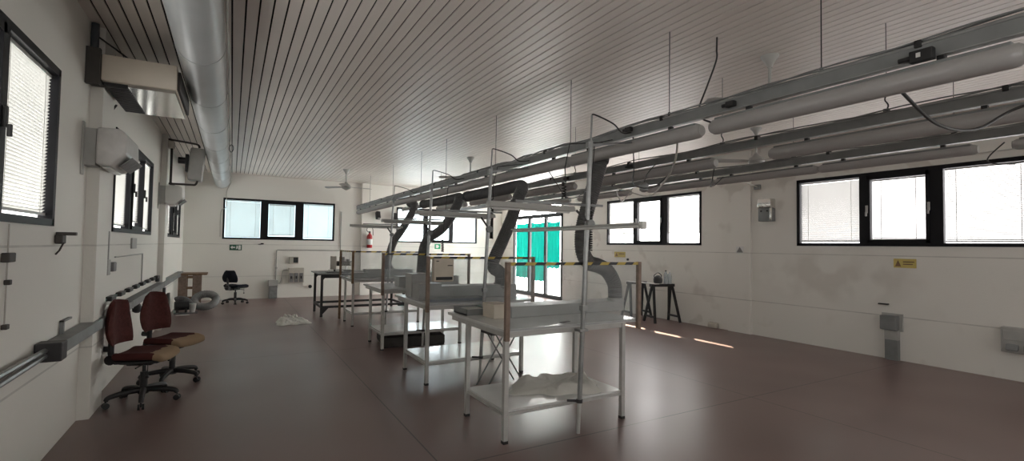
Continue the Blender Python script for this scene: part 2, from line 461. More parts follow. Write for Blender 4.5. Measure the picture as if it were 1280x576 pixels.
# ------------------------------------------------------------------ windows
GLOW_R = emit_mat('daylight_through_right_glazing', (1.0, 0.97, 0.98), 4.5)
GLOW_R6 = emit_mat('daylight_through_far_right_glazing', (1.0, 0.97, 0.95), 8.5)
GLOW_B5 = emit_mat('daylight_through_back_right_glazing', (0.82, 0.95, 1.0), 8.0)
GLOW_R2 = emit_mat('daylight_through_clear_glazing', (1.0, 0.97, 0.95), 6.0, 0.9)
GLOW_B = emit_mat('daylight_through_back_glazing', (0.72, 0.93, 1.0), 2.2)
GLOW_L = emit_mat('daylight_through_left_glazing', (1.0, 0.99, 0.96), 3.2)
blind_n = [0]
DENSE = translucent_mat('dense_white_blind_slats', (0.82, 0.82, 0.80), 0.2, 0.4)
def window(idx, axis, pos, inward, a0, a1, glow, blinds, splits, blind_words, handles=True):
    """axis 'x': window in a wall at x=pos running along y. inward: +1/-1 direction into the room."""
    out = -inward
    def B(mb, u0, u1, w0, w1, d0, d1, bev=0):
        lo, hi = sorted((pos+out*d0, pos+out*d1))
        if axis == 'x': return mb.b(lo, hi, u0, u1, w0, w1, bev)
        return mb.b(u0, u1, lo, hi, w0, w1, bev)
    fr = MB(); fw = 0.05
    B(fr, a0, a1, ZT-0.055, ZT, -0.012, 0.09); B(fr, a0, a1, ZB, ZB+0.05, -0.012, 0.09)
    B(fr, a0, a0+fw, ZB, ZT, -0.012, 0.09); B(fr, a1-fw, a1, ZB, ZT, -0.012, 0.09)
    for (s0, s1) in splits: B(fr, s0, s1, ZB+0.05, ZT-0.055, -0.012, 0.09)
    edges = [a0+fw] + [v for s in splits for v in s] + [a1-fw]
    lights = [(edges[2*i], edges[2*i+1]) for i in range(len(edges)//2)]
    # the middle light is a tilting sash with a heavier frame
    m0, m1 = lights[1]
    sb = MB()
    B(sb, m0, m1, ZB+0.05, ZB+0.10, -0.03, 0.06); B(sb, m0, m1, ZT-0.115, ZT-0.055, -0.03, 0.06)
    B(sb, m0, m0+0.04, ZB+0.05, ZT-0.055, -0.03, 0.06); B(sb, m1-0.04, m1, ZB+0.05, ZT-0.055, -0.03, 0.06)
    root = struct('window_%d' % idx, fr, BLACK)
    s = sb.build('sash', BLACK, root)
    for i, (p0, p1) in enumerate(lights):
        zs = ZB+0.05
        if idx == 6:
            z0 = ZB+(0.23 if i == 1 else 0.15); zs = z0+0.17
            g = MB(); B(g, p0, p1, z0, zs, 0.07, 0.078); g.build('pane', GLOW_R2, root)
            g = MB(); B(g, p0, p1, ZB+0.05, z0, 0.07, 0.078); g.build('pane', glow, root)
        g = MB(); B(g, p0, p1, zs, ZT-0.055, 0.07, 0.078)
        g.build('pane', glow, root)
    if handles:
        hb = MB()
        for u in (m0+0.0, m1):
            B(hb, u-0.015, u+0.015, 2.22, 2.34, -0.05, -0.028, 0.004); B(hb, u-0.012, u+0.012, 2.17, 2.24, -0.07, -0.05, 0.004)
        hb.build('handle', PVC if inward == -1 else BPLAST, s)
    for i, (p0, p1) in enumerate(lights):
        if blinds[i] is None: continue
        z_low, tilt = blinds[i]
        q0, q1 = p0+0.012, p1-0.012; zt = ZT-0.06
        if i == 1: q0 += 0.04; q1 -= 0.04; zt -= 0.06
        blind_n[0] += 1
        c = ((pos, (q0+q1)/2, z_low) if axis == 'x' else ((q0+q1)/2, pos, z_low))
        t = Thing('venetian_blind', c, blind_words[i], 'blind', 'venetian blinds at the windows')
        hr = MB(); B(hr, q0, q1, zt-0.025, zt, 0.025, 0.05); t.part('head_rail', hr, WHITE)
        sl = MB(); z = z_low+0.03
        while z < zt-0.03:
            d = pos+out*0.038
            if axis == 'x':
                R = Matrix.Rotation(tilt*out, 3, 'Y'); sl.box((d, (q0+q1)/2, z), (0.025, q1-q0, 0.0012), R)
            else:
                R = Matrix.Rotation(-tilt*out, 3, 'X'); sl.box(((q0+q1)/2, d, z), (q1-q0, 0.025, 0.0012), R)
            z += 0.0235
        t.part('slats', sl, DENSE if inward == -1 and axis == 'x' else BLINDM)
        br = MB(); B(br, q0, q1, z_low, z_low+0.018, 0.026, 0.05); t.part('bottom_rail', br, WHITE)
        for u in (q0+0.12, q1-0.12):
            cd = MB(); B(cd, u-0.004, u+0.004, z_low, zt, 0.0235, 0.0245); t.part('ladder_tape', cd, WHITE)

    return root
T1, T2, T3 = 0.75, 0.5, 0.95
W3 = lambda where, a, b, c: ['%s blind %s' % (k, where) for k in (a, b, c)]
window(1, 'x', XL, 1, *LW[1], GLOW_L, [(1.76, T1), (1.80, T1), (1.775, T1)], [(2.80, 2.91), (3.72, 3.83)],
       W3('of the left wall window beside the camera', 'near', 'middle', 'far, fully visible'))
window(2, 'x', XL, 1, *LW[2], GLOW_L, [(1.78, T1), (1.86, T2), (1.78, T1)], [(7.73, 7.84), (8.71, 8.82)],
       W3('of the left wall window behind the plastic-wrapped air conditioner', 'near', 'middle', 'far'))
window(3, 'x', XL, 1, *LW[3], GLOW_L, [(1.78, T2), (1.86, T2), (1.78, T2)], [(12.72, 12.83), (13.68, 13.79)],
       W3('of the left wall window past the second pilaster', 'near', 'middle', 'far'))
window(4, 'y', YB, -1, *BWN[0], GLOW_B, [(1.76, T3), (1.83, T3), (1.77, T1)], [(0.70, 0.86), (1.66, 1.85)],
       W3('of the back window above the dark green sign', 'left', 'centre', 'right'), False)
window(5, 'y', YB, -1, *BWN[1], GLOW_B5, [(2.15, T2), (2.3, T2), (1.78, T3)], [(5.64, 5.75), (6.62, 6.73)],
       W3('of the back window behind the flexible hoses', 'left', 'centre', 'right'), False)
window(6, 'x', XR, -1, *RW[2], GLOW_R6, [(1.97, 0.85), None, (1.97, 0.95)], [(7.83, 8.00), (8.80, 8.92)],
       W3('of the right wall window above the trestles', 'near bluish', 'middle', 'far tattered'))
window(7, 'x', XR, -1, *RW[1], GLOW_R, [(1.765, 0.85), (1.80, 0.80), (1.765, 1.05)], [(2.835, 2.99), (3.775, 3.89)],
       W3('of the right wall window above the yellow sign', 'near', 'narrower striped middle', 'far yellowish'))

GLOW_ADDED = emit_mat('added_glow_of_unseen_windows', (1.0, 0.98, 0.95), 5.0)  # unseen side and rear windows behind the camera, added to brighten the room
NB = [None, None, None]
window(8, 'x', XL, 1, *LW[0], GLOW_ADDED, NB, [(-2.21, -2.10), (-1.23, -1.12)], None)
window(9, 'x', XR, -1, *RW[0], GLOW_ADDED, NB, [(-2.21, -2.10), (-1.23, -1.12)], None)
window(10, 'y', YR, 1, *RWN[0], GLOW_ADDED, NB, [(0.70, 0.86), (1.66, 1.85)], None, False)
window(11, 'y', YR, 1, *RWN[1], GLOW_ADDED, NB, [(5.64, 5.75), (6.62, 6.73)], None, False)

# glazed door with turquoise curtains
fr = MB(); d0, d1 = DOOR
for u0, u1, w0, w1 in ((d0, d1, 2.56, 2.68), (d0, d0+0.09, 0, 3.05), (d1-0.07, d1, 0, 3.05), (d0, d1, 3.05, 3.10), (12.78, 12.90, 0, 2.56), (13.76, 13.88, 0, 2.56),
                       (d0, d1, 0, 0.12)):
    fr.b(XR-0.012, XR+0.09, u0, u1, w0, w1)
door = struct('door_1', fr, BLACK)
GLOW_D = emit_mat('daylight_through_door_glazing', (1.0, 0.98, 0.95), 22.0)
for (p0, p1) in ((d0+0.09, 12.78), (12.90, 13.76), (13.88, d1-0.07)):
    MB().b(XR+0.07, XR+0.078, p0, p1, 0.12, 2.56).build('pane', GLOW_D, door)
MB().b(XR+0.07, XR+0.078, d0+0.09, d1-0.07, 2.68, 3.05).build('transom_pane', GLOW_D, door)
MB().b(XR-0.05, XR-0.012, 12.81, 12.84, 1.0, 1.35, 0.004).build('handle', BPLAST, door)
for k, (p0, p1, zl, lab) in enumerate(((12.08, 12.72, 0.95, 'turquoise curtain in the door leaf nearest the window'),
                                       (12.93, 13.68, 0.5, 'turquoise curtain in the middle leaf of the dark glazed door'),
                                       (13.93, 14.70, 0.55, 'turquoise curtain in the far leaf, behind a flexible hose'))):
    mb = MB(); N = 44
    vs = []
    for i in range(N+1):
        u = p0+(p1-p0)*i/N
        xo = XR+0.025+0.016*math.sin(i*1.25+k)+0.006*math.sin(i*3.1)
        zt = 2.42-0.03*math.sin(PI*i/N)
        vs.append([mb.bm.verts.new((xo+e, u, z)) for e, z in ((0, zl+0.02*math.sin(i*0.4)), (0, zt), (0.003, zt), (0.003, zl+0.02*math.sin(i*0.4)))])
    for i in range(N):
        for a in range(4):
            mb.bm.faces.new((vs[i][a], vs[i][(a+1) % 4], vs[i+1][(a+1) % 4], vs[i+1][a]))
    o = mb.build('curtain', TEAL, None, True, local=(XR, p0, zl)); o.location = (XR, p0, zl)
    tag(o, lab, 'curtain', 'turquoise curtains in the glazed door')

# ------------------------------------------------------------------ left: duct, heater, air conditioners
t = Thing('ventilation_duct', (-0.285, 2.0, 3.3), 'large round grey ventilation duct running along the ceiling beside the left wall', 'duct')
t.part('pipe', MB().cyl((-0.285, YR+0.02, 3.3), (-0.285, YB-0.005, 3.3), 0.185, n=40), DUCTM, True)
for yy in (1.9, 4.9, 7.9, 10.9, 13.9):
    t.part('joint_collar', MB().cyl((-0.285, yy-0.03, 3.3), (-0.285, yy+0.03, 3.3), 0.189, n=40), DUCTM, True)
for yy in (3.3, 6.4, 9.4, 12.4):
    mb = MB(); mb.cyl((-0.285, yy-0.012, 3.3), (-0.285, yy+0.012, 3.3), 0.1875, n=40); mb.cyl((-0.09, yy, 3.3), (-0.09, yy, ZC), 0.005, n=8); mb.cyl((-0.48, yy, 3.3), (-0.48, yy, ZC), 0.005, n=8)
    t.part('hanger_strap', mb, GSTEEL, True)
pts = [(-0.075+0.008*math.sin(i*2.1), 1.0+i*0.6, 3.25+0.012*math.sin(i*1.7)) for i in range(25)]
pts += [(-0.12, YB-0.03, 3.18), (-0.17, YB-0.02, 3.0), (-0.165, YB-0.02, 2.6), (-0.29, YB-0.02, 2.45), (-0.29, YB-0.02, 1.75)]
tag(MB().tube(smooth_path(pts, 5), 0.009, 8).build('cable', WCABLE, None, True), 'pale cable tied along the right side of the round duct', 'cable')
o = MB().tube([(-0.055+0.03*math.cos(a), 9.2+0.05*math.sin(a*0.5), 3.16+0.06*math.sin(a)) for a in [k*0.35 for k in range(19)]], 0.006, 8).build('cable_loop', CABLE, None, True)
tag(o, 'small dark cable loop hanging off the round duct', 'cable')

t = Thing('fan_heater', (-0.78, 6.1, 3.0), 'cream box-shaped fan heater with steel underside, high on the first left pilaster', 'heater')
t.part('casing', MB().b(-1.05, -0.495, 5.5, 6.62, 3.025, 3.26, 0.012), CREAM, True)
t.part('underside', MB().b(-0.86, -0.505, 5.52, 6.60, 2.995, 3.026), SHINY, label='mirror bright steel underside panel')
g = MB().b(-1.04, -0.86, 5.56, 6.60, 3.0, 3.026)
gr = t.part('air_grille', g, BPLAST, label='black air grille')
for k in range(7): pass
mb = MB()
for k in range(16): mb.b(-1.03, -0.87, 5.58+k*0.064, 5.60+k*0.064, 2.99, 3.0)
t.part('louvre', mb, DGREY, parent=gr)
t.part('side_panel', MB().b(-0.496, -0.47, 5.56, 6.6, 3.04, 3.22, 0.006), DSHAD)
t.part('mounting_bracket', MB().b(-1.148, -1.052, 5.50, 5.678, 3.0, 3.26, 0.004).b(-1.148, -1.05, 5.45, 5.50, 2.97, 3.29), DSHAD)
mb = MB().tube(smooth_path([(-1.12, 5.6, 3.27), (-1.12, 5.6, 3.4), (-1.12, 5.6, ZC)], 4), 0.03, 12)
tag(mb.build('pipe', mat('dark_blue_grey_pipe', (0.06, 0.07, 0.08), 0.5, 0, 0.2), None, True), 'dark vertical pipe rising from the fan heater to the ceiling', 'pipe')
tag(MB().tube(smooth_path([(-1.10, 5.62, 3.44), (-0.95, 5.75, 3.36), (-0.8, 6.0, 3.29), (-0.72, 6.1, 3.268)], 6), 0.008, 8).build('cable', CABLE, None, True),
    'dark cable slanting across the top of the cream fan heater', 'cable')
tag(MB().tube(smooth_path([(-1.06, 6.25, 2.98), (-1.12, 6.35, 2.9), (-1.14, 6.5, 2.78), (-1.14, 6.7, 2.66), (-1.14, 6.78, 2.5)], 6), 0.01, 8).build('cable', CABLE, None, True),
    'dark cable curving down from the fan heater to the wrapped air conditioner', 'cable')

def ac_unit(dy, label, x_face, zc, length, m):
    y0 = 5.46+dy
    t = Thing('air_conditioner', (-1.05, y0+0.3, zc), label, 'air conditioner', 'wall air conditioners on the left pilasters')
    prof = [(-1.055, zc-0.16), (-1.055, zc+0.165), (x_face-0.05, zc+0.17), (x_face, zc+0.13), (x_face+0.005, zc-0.05), (x_face-0.10, zc-0.17)]
    mb = MB().prism(prof, 'y', y0, y0+length)
    es = mb.bm.edges[:]
    bmesh.ops.bevel(mb.bm, geom=es, offset=0.02, segments=3, profile=0.5, affect='EDGES')
    t.part('casing', mb, m, True)
    R = Matrix.Rotation(math.radians(-42), 3, 'Y')
    t.part('outlet_flap', MB().box((x_face-0.012, y0+length*0.55, zc-0.115), (0.13, length*0.78, 0.014), R, 0.004), HOSE2, label='grey outlet flap')
    t.part('outlet_tray', MB().b(-1.02, x_face-0.12, y0+0.10, y0+length*0.9, zc-0.185, zc-0.165, 0.005), WHITE)
    t.part('mounting_plate', MB().b(-1.148, -1.06, y0+0.03, 5.676+dy*1.0, zc-0.17, zc+0.155).b(-1.148, -1.135, y0-0.02, y0+0.04, zc-0.26, zc+0.20), PVC)
    return t
ac_unit(0.0, 'air conditioner wrapped in clear plastic, on the nearest left pilaster', -0.845, 2.43, 0.66, WRAP)
ac_unit(5.03, 'white air conditioner on the second left pilaster, below the boxy floodlight', -0.80, 2.44, 0.55, WHITE)
tag(MB().b(-1.058, -0.96, 10.66, 10.82, 3.3, 3.43, 0.015).build('sensor_box', BROWNP, None, True), 'small beige box high on the second left pilaster', 'sensor')

t = Thing('floodlight', (-0.75, 10.85, 3.0), 'grey boxy floodlight held in a square tubular bracket on the left wall', 'floodlight')
mb = MB().tube(smooth_path([(-1.04, 10.75, 3.47), (-1.02, 10.72, 3.46), (-0.70, 10.72, 3.43), (-0.60, 10.72, 3.41), (-0.57, 10.72, 3.36)], 5), 0.018, 8)
mb.tube(smooth_path([(-1.03, 10.75, 2.66), (-0.70, 10.72, 2.66), (-0.62, 10.72, 2.67), (-0.585, 10.72, 2.76)], 5), 0.018, 8)
mb.cyl((-1.0, 10.72, 2.66), (-1.0, 10.72, 3.47), 0.02)
t.part('bracket', mb, DSHAD, True)
t.part('lamp_body', MB().box((-0.615, 10.78, 3.04), (0.23, 0.34, 0.60), Matrix.Rotation(math.radians(4), 3, 'Y'), 0.03), PVC, True)
mb = MB().b(-0.79, -0.735, 10.68, 10.88, 2.90, 3.22, 0.01).cyl((-0.90, 10.74, 3.1), (-0.78, 10.74, 3.1), 0.06)
t.part('ballast', mb, BPLAST, True)

# ------------------------------------------------------------------ left wall: trunking and boxes
t = Thing('cable_trunking', (-1.1, 9.5, 0.84), 'grey steel cable trunking along the left wall at waist height', 'trunking')
t.part('channel', MB().b(-1.145, -1.03, 4.62, 14.65, 0.775, 0.865, 0.004), GTRUNK)
for k in range(6): t.part('lid_joint', MB().b(-1.145, -1.026, 5.9+k*1.6, 5.93+k*1.6, 0.772, 0.868), GSTEEL)
t.part('end_box', MB().b(-1.147, -1.0, 4.50, 4.63, 0.755, 0.885, 0.008), DGREY)
mb = MB().tube(smooth_path([(-1.09, 4.5, 0.835), (-1.10, 3.6, 0.835), (-1.11, 2.0, 0.83)], 6), 0.018, 8)
t.part('conduit', mb, GSTEEL, True)
t.part('conduit', MB().tube(smooth_path([(-1.09, 4.5, 0.80), (-1.10, 4.0, 0.785), (-1.11, 2.0, 0.77)], 6), 0.018, 8), GSTEEL, True)
t.part('bracket', MB().b(-1.145, -1.12, 5.05, 5.08, 0.86, 0.97).b(-1.145, -1.12, 5.05, 5.28, 0.955, 0.97), GTRUNK)

t = Thing('socket_strip', (-1.13, 8.5, 0.98), 'long black multi-socket strip on the left wall just above the trunking', 'socket strip')
t.part('rail', MB().b(-1.148, -1.125, 6.47, 10.65, 0.965, 0.985), BPLAST)
for k in range(8):
    yy = 6.6+k*0.53
    t.part('socket', MB().b(-1.145, -1.085, yy, yy+0.24, 0.955, 1.005, 0.012), BPLAST)
t.part('end_plug', MB().b(-1.145, -1.09, 10.5, 10.62, 0.89, 1.0, 0.01), BPLAST)

t = Thing('switch_box', (-1.13, 6.56, 1.32), 'grey twin switch box on the left wall, above the near red chair', 'switch')
t.part('back_box', MB().b(-1.148, -1.10, 6.43, 6.56, 1.24, 1.40, 0.006), PVC)
t.part('interlock', MB().b(-1.148, -1.08, 6.60, 6.74, 1.27, 1.37, 0.01), HOSE2)
t.part('conduit', MB().cyl((-1.137, 6.62, 1.37), (-1.137, 6.62, 1.70), 0.009, n=8), PVC, True)
o = MB().b(-1.148, -1.128, 7.98, 8.33, 1.50, 1.64, 0.004).build('wall_plate', PVC, None); tag(o, 'small pale grey plate under the second left window', 'plate')
t = Thing('control_box', (-1.14, 3.93, 1.49), 'dark little box with a cord below the nearest left window', 'switch')
t.part('box', MB().b(-1.148, -1.11, 3.88, 3.98, 1.465, 1.52, 0.005), DSHAD)
t.part('cord', MB().cyl((-1.14, 3.955, 1.09), (-1.14, 3.955, 1.69), 0.004, n=6), WCABLE)
t.part('toggle', MB().b(-1.148, -1.12, 3.93, 3.97, 1.07, 1.10, 0.004), DSHAD)
t.part('cord_joint', MB().b(-1.148, -1.12, 3.94, 3.975, 1.33, 1.36, 0.004), DSHAD)
t = Thing('wall_hook', (-1.13, 4.88, 1.6), 'dark hooked bracket on the left wall under the near window', 'hook')
t.part('bracket', MB().b(-1.148, -1.03, 4.86, 4.90, 1.635, 1.66, 0.004).b(-1.148, -1.10, 4.83, 4.93, 1.57, 1.64, 0.01), DSHAD)
t.part('pull_cord', MB().tube([(-1.10, 4.86, 1.58), (-1.12, 4.85, 1.52), (-1.14, 4.845, 1.49)], 0.006, 6), DSHAD)
pts = [(-1.142, 8.9, 1.36), (-1.142, 8.9, 1.0)]
tag(MB().cyl((-1.14, 8.95, 0.99), (-1.14, 8.95, 1.42), 0.008, n=8).cyl((-1.14, 7.0, 1.415), (-1.14, 8.95, 1.415), 0.008, n=8).build('conduit', PVC, None, True),
    'thin conduit bent down the left wall to the black socket strip', 'conduit')
tag(MB().lathe([(0.02, -0.05), (0.05, -0.03), (0.055, 0.02), (0.03, 0.075)], (-1.06, 8.05, 0.70), 14).build('plug', BPLAST, None, True),
    'black plug hanging under the trunking behind the red chairs', 'plug')
t = Thing('socket_box', (-1.1, 10.0, 0.6), 'dark sockets with a dangling lead on the second left pilaster', 'socket')
t.part('box', MB().b(-1.06, -1.02, 10.76, 10.88, 0.66, 0.76, 0.006), BPLAST)
t.part('box', MB().b(-1.06, -1.02, 10.76, 10.88, 0.55, 0.64, 0.006), PVC)
t.part('lead', MB().tube(smooth_path([(-1.03, 10.82, 0.66), (-1.01, 10.8, 0.5), (-1.03, 10.8, 0.34)], 5), 0.006, 6), CABLE)
tag(MB().b(-1.148, -1.10, 12.35, 12.55, 0.05, 0.52, 0.01).build('wall_box', DSHAD, None), 'tall dark box low on the left wall beside the wooden stand', 'box')

# ------------------------------------------------------------------ chairs
def chair(loc, rz, label, seatm, backm, group, seat_z=0.47, blue=False):
    t = empty('office_chair', loc, label, 'chair', group, rz)
    def P(name, mb, m, smooth=True, parent=t, label=None):
        o = mb.build(name, m, parent, smooth)
        if label: o['label'] = label
        return o
    hub = P('gas_column', MB().cyl((0, 0, 0.10), (0, 0, 0.30), 0.032).cyl((0, 0, 0.30), (0, 0, seat_z-0.06), 0.016), BPLAST)
    base = P('star_base', MB().cyl((0, 0, 0.085), (0, 0, 0.15), 0.045), BPLAST)
    for k in range(5):
        a = 2*PI*k/5+0.35
        d = Vector((math.cos(a), math.sin(a), 0))
        P('base_arm', MB().tube(smooth_path([d*0.03+Vector((0, 0, 0.125)), d*0.15+Vector((0, 0, 0.12)), d*0.27+Vector((0, 0, 0.10)), d*0.295+Vector((0, 0, 0.07))], 5), 0.022, 10,
                                rfun=lambda i, N: 0.03-0.011*i/N), BPLAST, parent=base)
        s = d.cross(Vector((0, 0, 1)))
        c = d*0.295+Vector((0, 0, 0.028))
        mb = MB()
        for e in (-1, 1): mb.cyl(c+s*(0.008*e), c+s*(0.026*e), 0.028, n=16)
        mb.cyl(c, c+Vector((0, 0, 0.05)), 0.008)
        P('caster', mb, BPLAST, parent=base)
    # seat: rounded cushion, dished, front at +y
    mb = MB(); mb.box((0, 0, 0), (0.46, 0.44, 0.07), None, 0.034, 4)
    bmesh.ops.subdivide_edges(mb.bm, edges=[e for e in mb.bm.edges if e.calc_length() > 0.2], cuts=6, use_grid_fill=True)
    for v in mb.bm.verts:
        v.co.z += 0.02*(v.co.x/0.23)**2 - (0.035*max(0, (v.co.y-0.08)/0.14)**2)
        v.co.x *= 1-0.10*max(0, -v.co.y/0.22) - 0.06*max(0, v.co.y/0.22)**3
    s = mb.build('seat', seatm, t, True); s.location = (0, 0.02, seat_z)
    P('seat_shell', MB().box((0, 0.01, seat_z-0.042), (0.40, 0.38, 0.025), None, 0.012), BPLAST)
    P('mechanism', MB().box((0, -0.02, seat_z-0.075), (0.14, 0.22, 0.05), None, 0.012).cyl((0.05, 0.02, seat_z-0.08), (0.22, 0.02, seat_z-0.09), 0.007), BPLAST)
    P('tilt_lever', MB().cyl((0.17, 0.1, seat_z-0.17), (0.17, 0.1, seat_z-0.06), 0.004).box((0.17, 0.1, seat_z-0.185), (0.03, 0.03, 0.03), None, 0.01), BPLAST)
    # back bar and knob
    P('back_bar', MB().tube(smooth_path([(0, -0.08, seat_z-0.075), (0, -0.22, seat_z-0.07), (0, -0.285, seat_z-0.01), (0, -0.29, seat_z+0.12), (0, -0.28, seat_z+0.30)], 6), 0.026, 10), BPLAST)
    P('knob', MB().cyl((0, -0.30, seat_z+0.06), (0, -0.37, seat_z+0.06), 0.028).cyl((-0.05, -0.275, seat_z-0.04), (0.05, -0.275, seat_z-0.04), 0.05), BPLAST)
    # backrest: shield-shaped curved pad
    mb = MB(); N, M = 12, 12; H = 0.42 if not blue else 0.31; front = []; rear = []
    for j in range(M+1):
        v = j/M
        w = 0.215*(0.80+0.22*math.sin(PI*min(1, v*1.15+0.12)))*(1-max(0, v-0.72)**2*4.2)*(1 if v > 0.05 else 0.93)
        rowf, rowr = [], []
        for i in range(N+1):
            u = 2*i/N-1
            edge = max(abs(u), abs(2*v-1))
            th = 0.036*(1-edge**6)+0.004
            yb = -0.245+0.055*u*u-0.02*math.sin(PI*v)-0.03*v
            rowf.append(mb.bm.verts.new((u*w, yb+th, seat_z+0.11+v*H+(0 if blue else 0.02*(1-u*u)*(v > 0.9)))))
            rowr.append(mb.bm.verts.new((u*w, yb-th*0.8, seat_z+0.11+v*H+(0 if blue else 0.02*(1-u*u)*(v > 0.9)))))
        front.append(rowf); rear.append(rowr)
    for j in range(M):
        for i in range(N):
            mb.bm.faces.new((front[j][i], front[j][i+1], front[j+1][i+1], front[j+1][i]))
            mb.bm.faces.new((rear[j][i], rear[j+1][i], rear[j+1][i+1], rear[j][i+1]))
    for j in range(M):
        for i in (0, N):
            mb.bm.faces.new((front[j][i], front[j+1][i], rear[j+1][i], rear[j][i]))
    for i in range(N):
        for j in (0, M):
            mb.bm.faces.new((front[j][i], front[j][i+1], rear[j][i+1], rear[j][i]))
    P('backrest', mb, backm)
    return t
chair((-0.72, 6.06, 0), math.radians(-106), 'worn dark red office chair nearer the camera, by the left wall', WORN, REDF, 'worn red office chairs')
chair((-0.55, 6.80, 0), math.radians(-124), 'worn dark red office chair behind the nearer red chair', WORN, REDF, 'worn red office chairs')
chair((0.12, 14.65, 0), math.radians(-38), 'black-blue swivel chair alone at the back wall', NAVY, NAVY, None, 0.46, True)

# ------------------------------------------------------------------ far left corner
t = Thing('wooden_stand', (-0.9, 14.2, 0), 'brown wooden stand with a flat top in the far left corner', 'stand')
t.part('top', MB().b(-1.12, -0.50, 13.95, 14.55, 0.80, 0.84), DWOOD)
for xx, yy in ((-1.0, 14.05), (-0.71, 14.05), (-1.0, 14.45), (-0.71, 14.45)):
    t.part('leg', MB().b(xx-0.085, xx+0.085, yy-0.02, yy+0.02, 0, 0.80), WOOD)
for z in (0.22, 0.46, 0.72): t.part('crossbar', MB().b(-0.93, -0.75, 14.04, 14.06, z, z+0.06), DWOOD)
mb = MB()
ring = [(-0.50+0.21*math.cos(a)+0.05*math.sin(a), 13.50+0.13*math.sin(a)-0.03*math.cos(a), 0.232+0.135*math.sin(a)-0.02*math.cos(a)) for a in [2*PI*k/40 for k in range(44)]]
ribbed(mb, ring, 0.085, 0.004, 0.02, 12)
tag(mb.build('hose_coil', HOSE2, None, True), 'coil of fat grey flexible hose lying in the far left corner', 'hose')
mb = MB(); ribbed(mb, [(-1.05, 13.24, 0.28), (-0.98, 13.23, 0.31), (-0.86, 13.22, 0.28), (-0.78, 13.20, 0.20), (-0.74, 13.19, 0.085)], 0.07, 0.004, 0.02, 12)
tag(mb.build('hose_end', HOSE, None, True), 'dark hose end propped beside the grey hose coil', 'hose')
t = Thing('motor_unit', (-0.9, 13.0, 0), 'low dark motor unit on the floor beneath the wooden stand', 'motor')
t.part('body', MB().cyl((-1.05, 13.0, 0.18), (-0.80, 13.05, 0.18), 0.10), BPLAST, True)
t.part('foot_plate', MB().b(-1.06, -0.62, 12.92, 13.12, 0.0, 0.03), HOSE2)
t.part('bracket', MB().b(-1.02, -0.98, 12.96, 13.1, 0.03, 0.12).b(-0.86, -0.82, 12.96, 13.1, 0.03, 0.12), DGREY)
t.part('can', MB().lathe([(0.05, 0.03), (0.055, 0.05), (0.075, 0.22), (0.07, 0.22)], (-0.72, 13.02, 0.0), 18), PVC, True)
tag(MB().box((-0.88, 12.75, 0.003), (0.25, 0.10, 0.004), Matrix.Rotation(0.1, 3, 'Z')).build('paper_sheet', PAPER, None), 'small white sheet on the floor before the hose coil', 'paper')

def crumpled(name, cx, cy, z0, rx, ry, h, label, cat, seed, m=SHEET, grid=44, fq=9):
    rnd = random.Random(seed)
    ph = [(rnd.uniform(1.5, fq), rnd.uniform(1.5, fq), rnd.uniform(0, 6.28)) for _ in range(9)]
    mb = MB(); top = {}
    def hh(u, v):
        s = 0
        for i, (a, b_, p) in enumerate(ph): s += abs(math.sin(a*u*1.6+b_*v*1.6*(1 if i % 2 else -1)+p))
        return s/len(ph)
    for i in range(grid+1):
        for j in range(grid+1):
            u, v = 2*i/grid-1, 2*j/grid-1
            ang = math.atan2(v, u); rad = max(abs(u), abs(v))
            edge = 0.80+0.14*math.sin(3*ang+seed)+0.08*math.sin(7*ang+2*seed)
            n = math.hypot(u, v) or 1
            k = rad/n*edge
            fall = min(1.0, (1-rad)*3.2)
            fold = 1-abs(math.sin(4.1*u+2.3*v+seed))*0.75
            z = z0+0.006+h*fall*(0.15+0.75*hh(u, v)*fold+0.35*hh(v*2.3, u*2.3-0.4))*(0.75+0.35*math.sin(1.7*u-2.1*v+seed))
            top[i, j] = mb.bm.verts.new((cx+u*k*rx, cy+v*k*ry, z))
    for i in range(grid):
        for j in range(grid):
            mb.bm.faces.new((top[i, j], top[i+1, j], top[i+1, j+1], top[i, j+1]))
    bot = bmesh.ops.extrude_face_region(mb.bm, geom=mb.bm.faces[:])
    for v in [g for g in bot['geom'] if isinstance(g, bmesh.types.BMVert)]: v.co.z = max(z0+0.001, v.co.z-0.005)
    return tag(mb.build(name, m, None, True), label, cat)
crumpled('plastic_sheet', 1.12, 10.85, 0.0, 0.38, 0.66, 0.13, 'crumpled white plastic sheet lying alone on the open floor', 'plastic sheet', 3, fq=4.5)

# ------------------------------------------------------------------ back wall items
def sign(name, axis, pos, u0, u1, z0, z1, m, label, marks, mm=PAPER, cat='sign'):
    """flat sign; marks: list of polygons in unit coordinates"""
    t = Thing(name, ((u0+u1)/2, pos, z0) if axis == 'y' else (pos, (u0+u1)/2, z0), label, cat)
    mb = MB()
    if axis == 'y': mb.b(u0, u1, pos-0.008, pos-0.001, z0, z1)
    else: mb.b(pos-0.008, pos-0.001, u0, u1, z0, z1)
    p = t.part('plate', mb, m)
    mk = MB()
    for poly in marks:
        q = [(u0+(u1-u0)*a, z0+(z1-z0)*b_) for a, b_ in poly]
        if axis == 'y': mk.prism(q, 'y', pos-0.0095, pos-0.008)
        else: mk.prism([(u0+u1-a, b_) for a, b_ in q], 'x', pos-0.0095, pos-0.008)
    t.part('pictogram', mk, mm, parent=p)
    return t
arrow = [(0.08, 0.5), (0.24, 0.82), (0.24, 0.62), (0.46, 0.62), (0.46, 0.38), (0.24, 0.38), (0.24, 0.18)]
doorp = [(0.72, 0.12), (0.92, 0.12), (0.92, 0.88), (0.72, 0.88)]
man = [(0.52, 0.2), (0.58, 0.2), (0.62, 0.42), (0.66, 0.25), (0.70, 0.25), (0.66, 0.62), (0.64, 0.85), (0.57, 0.85), (0.57, 0.6)]
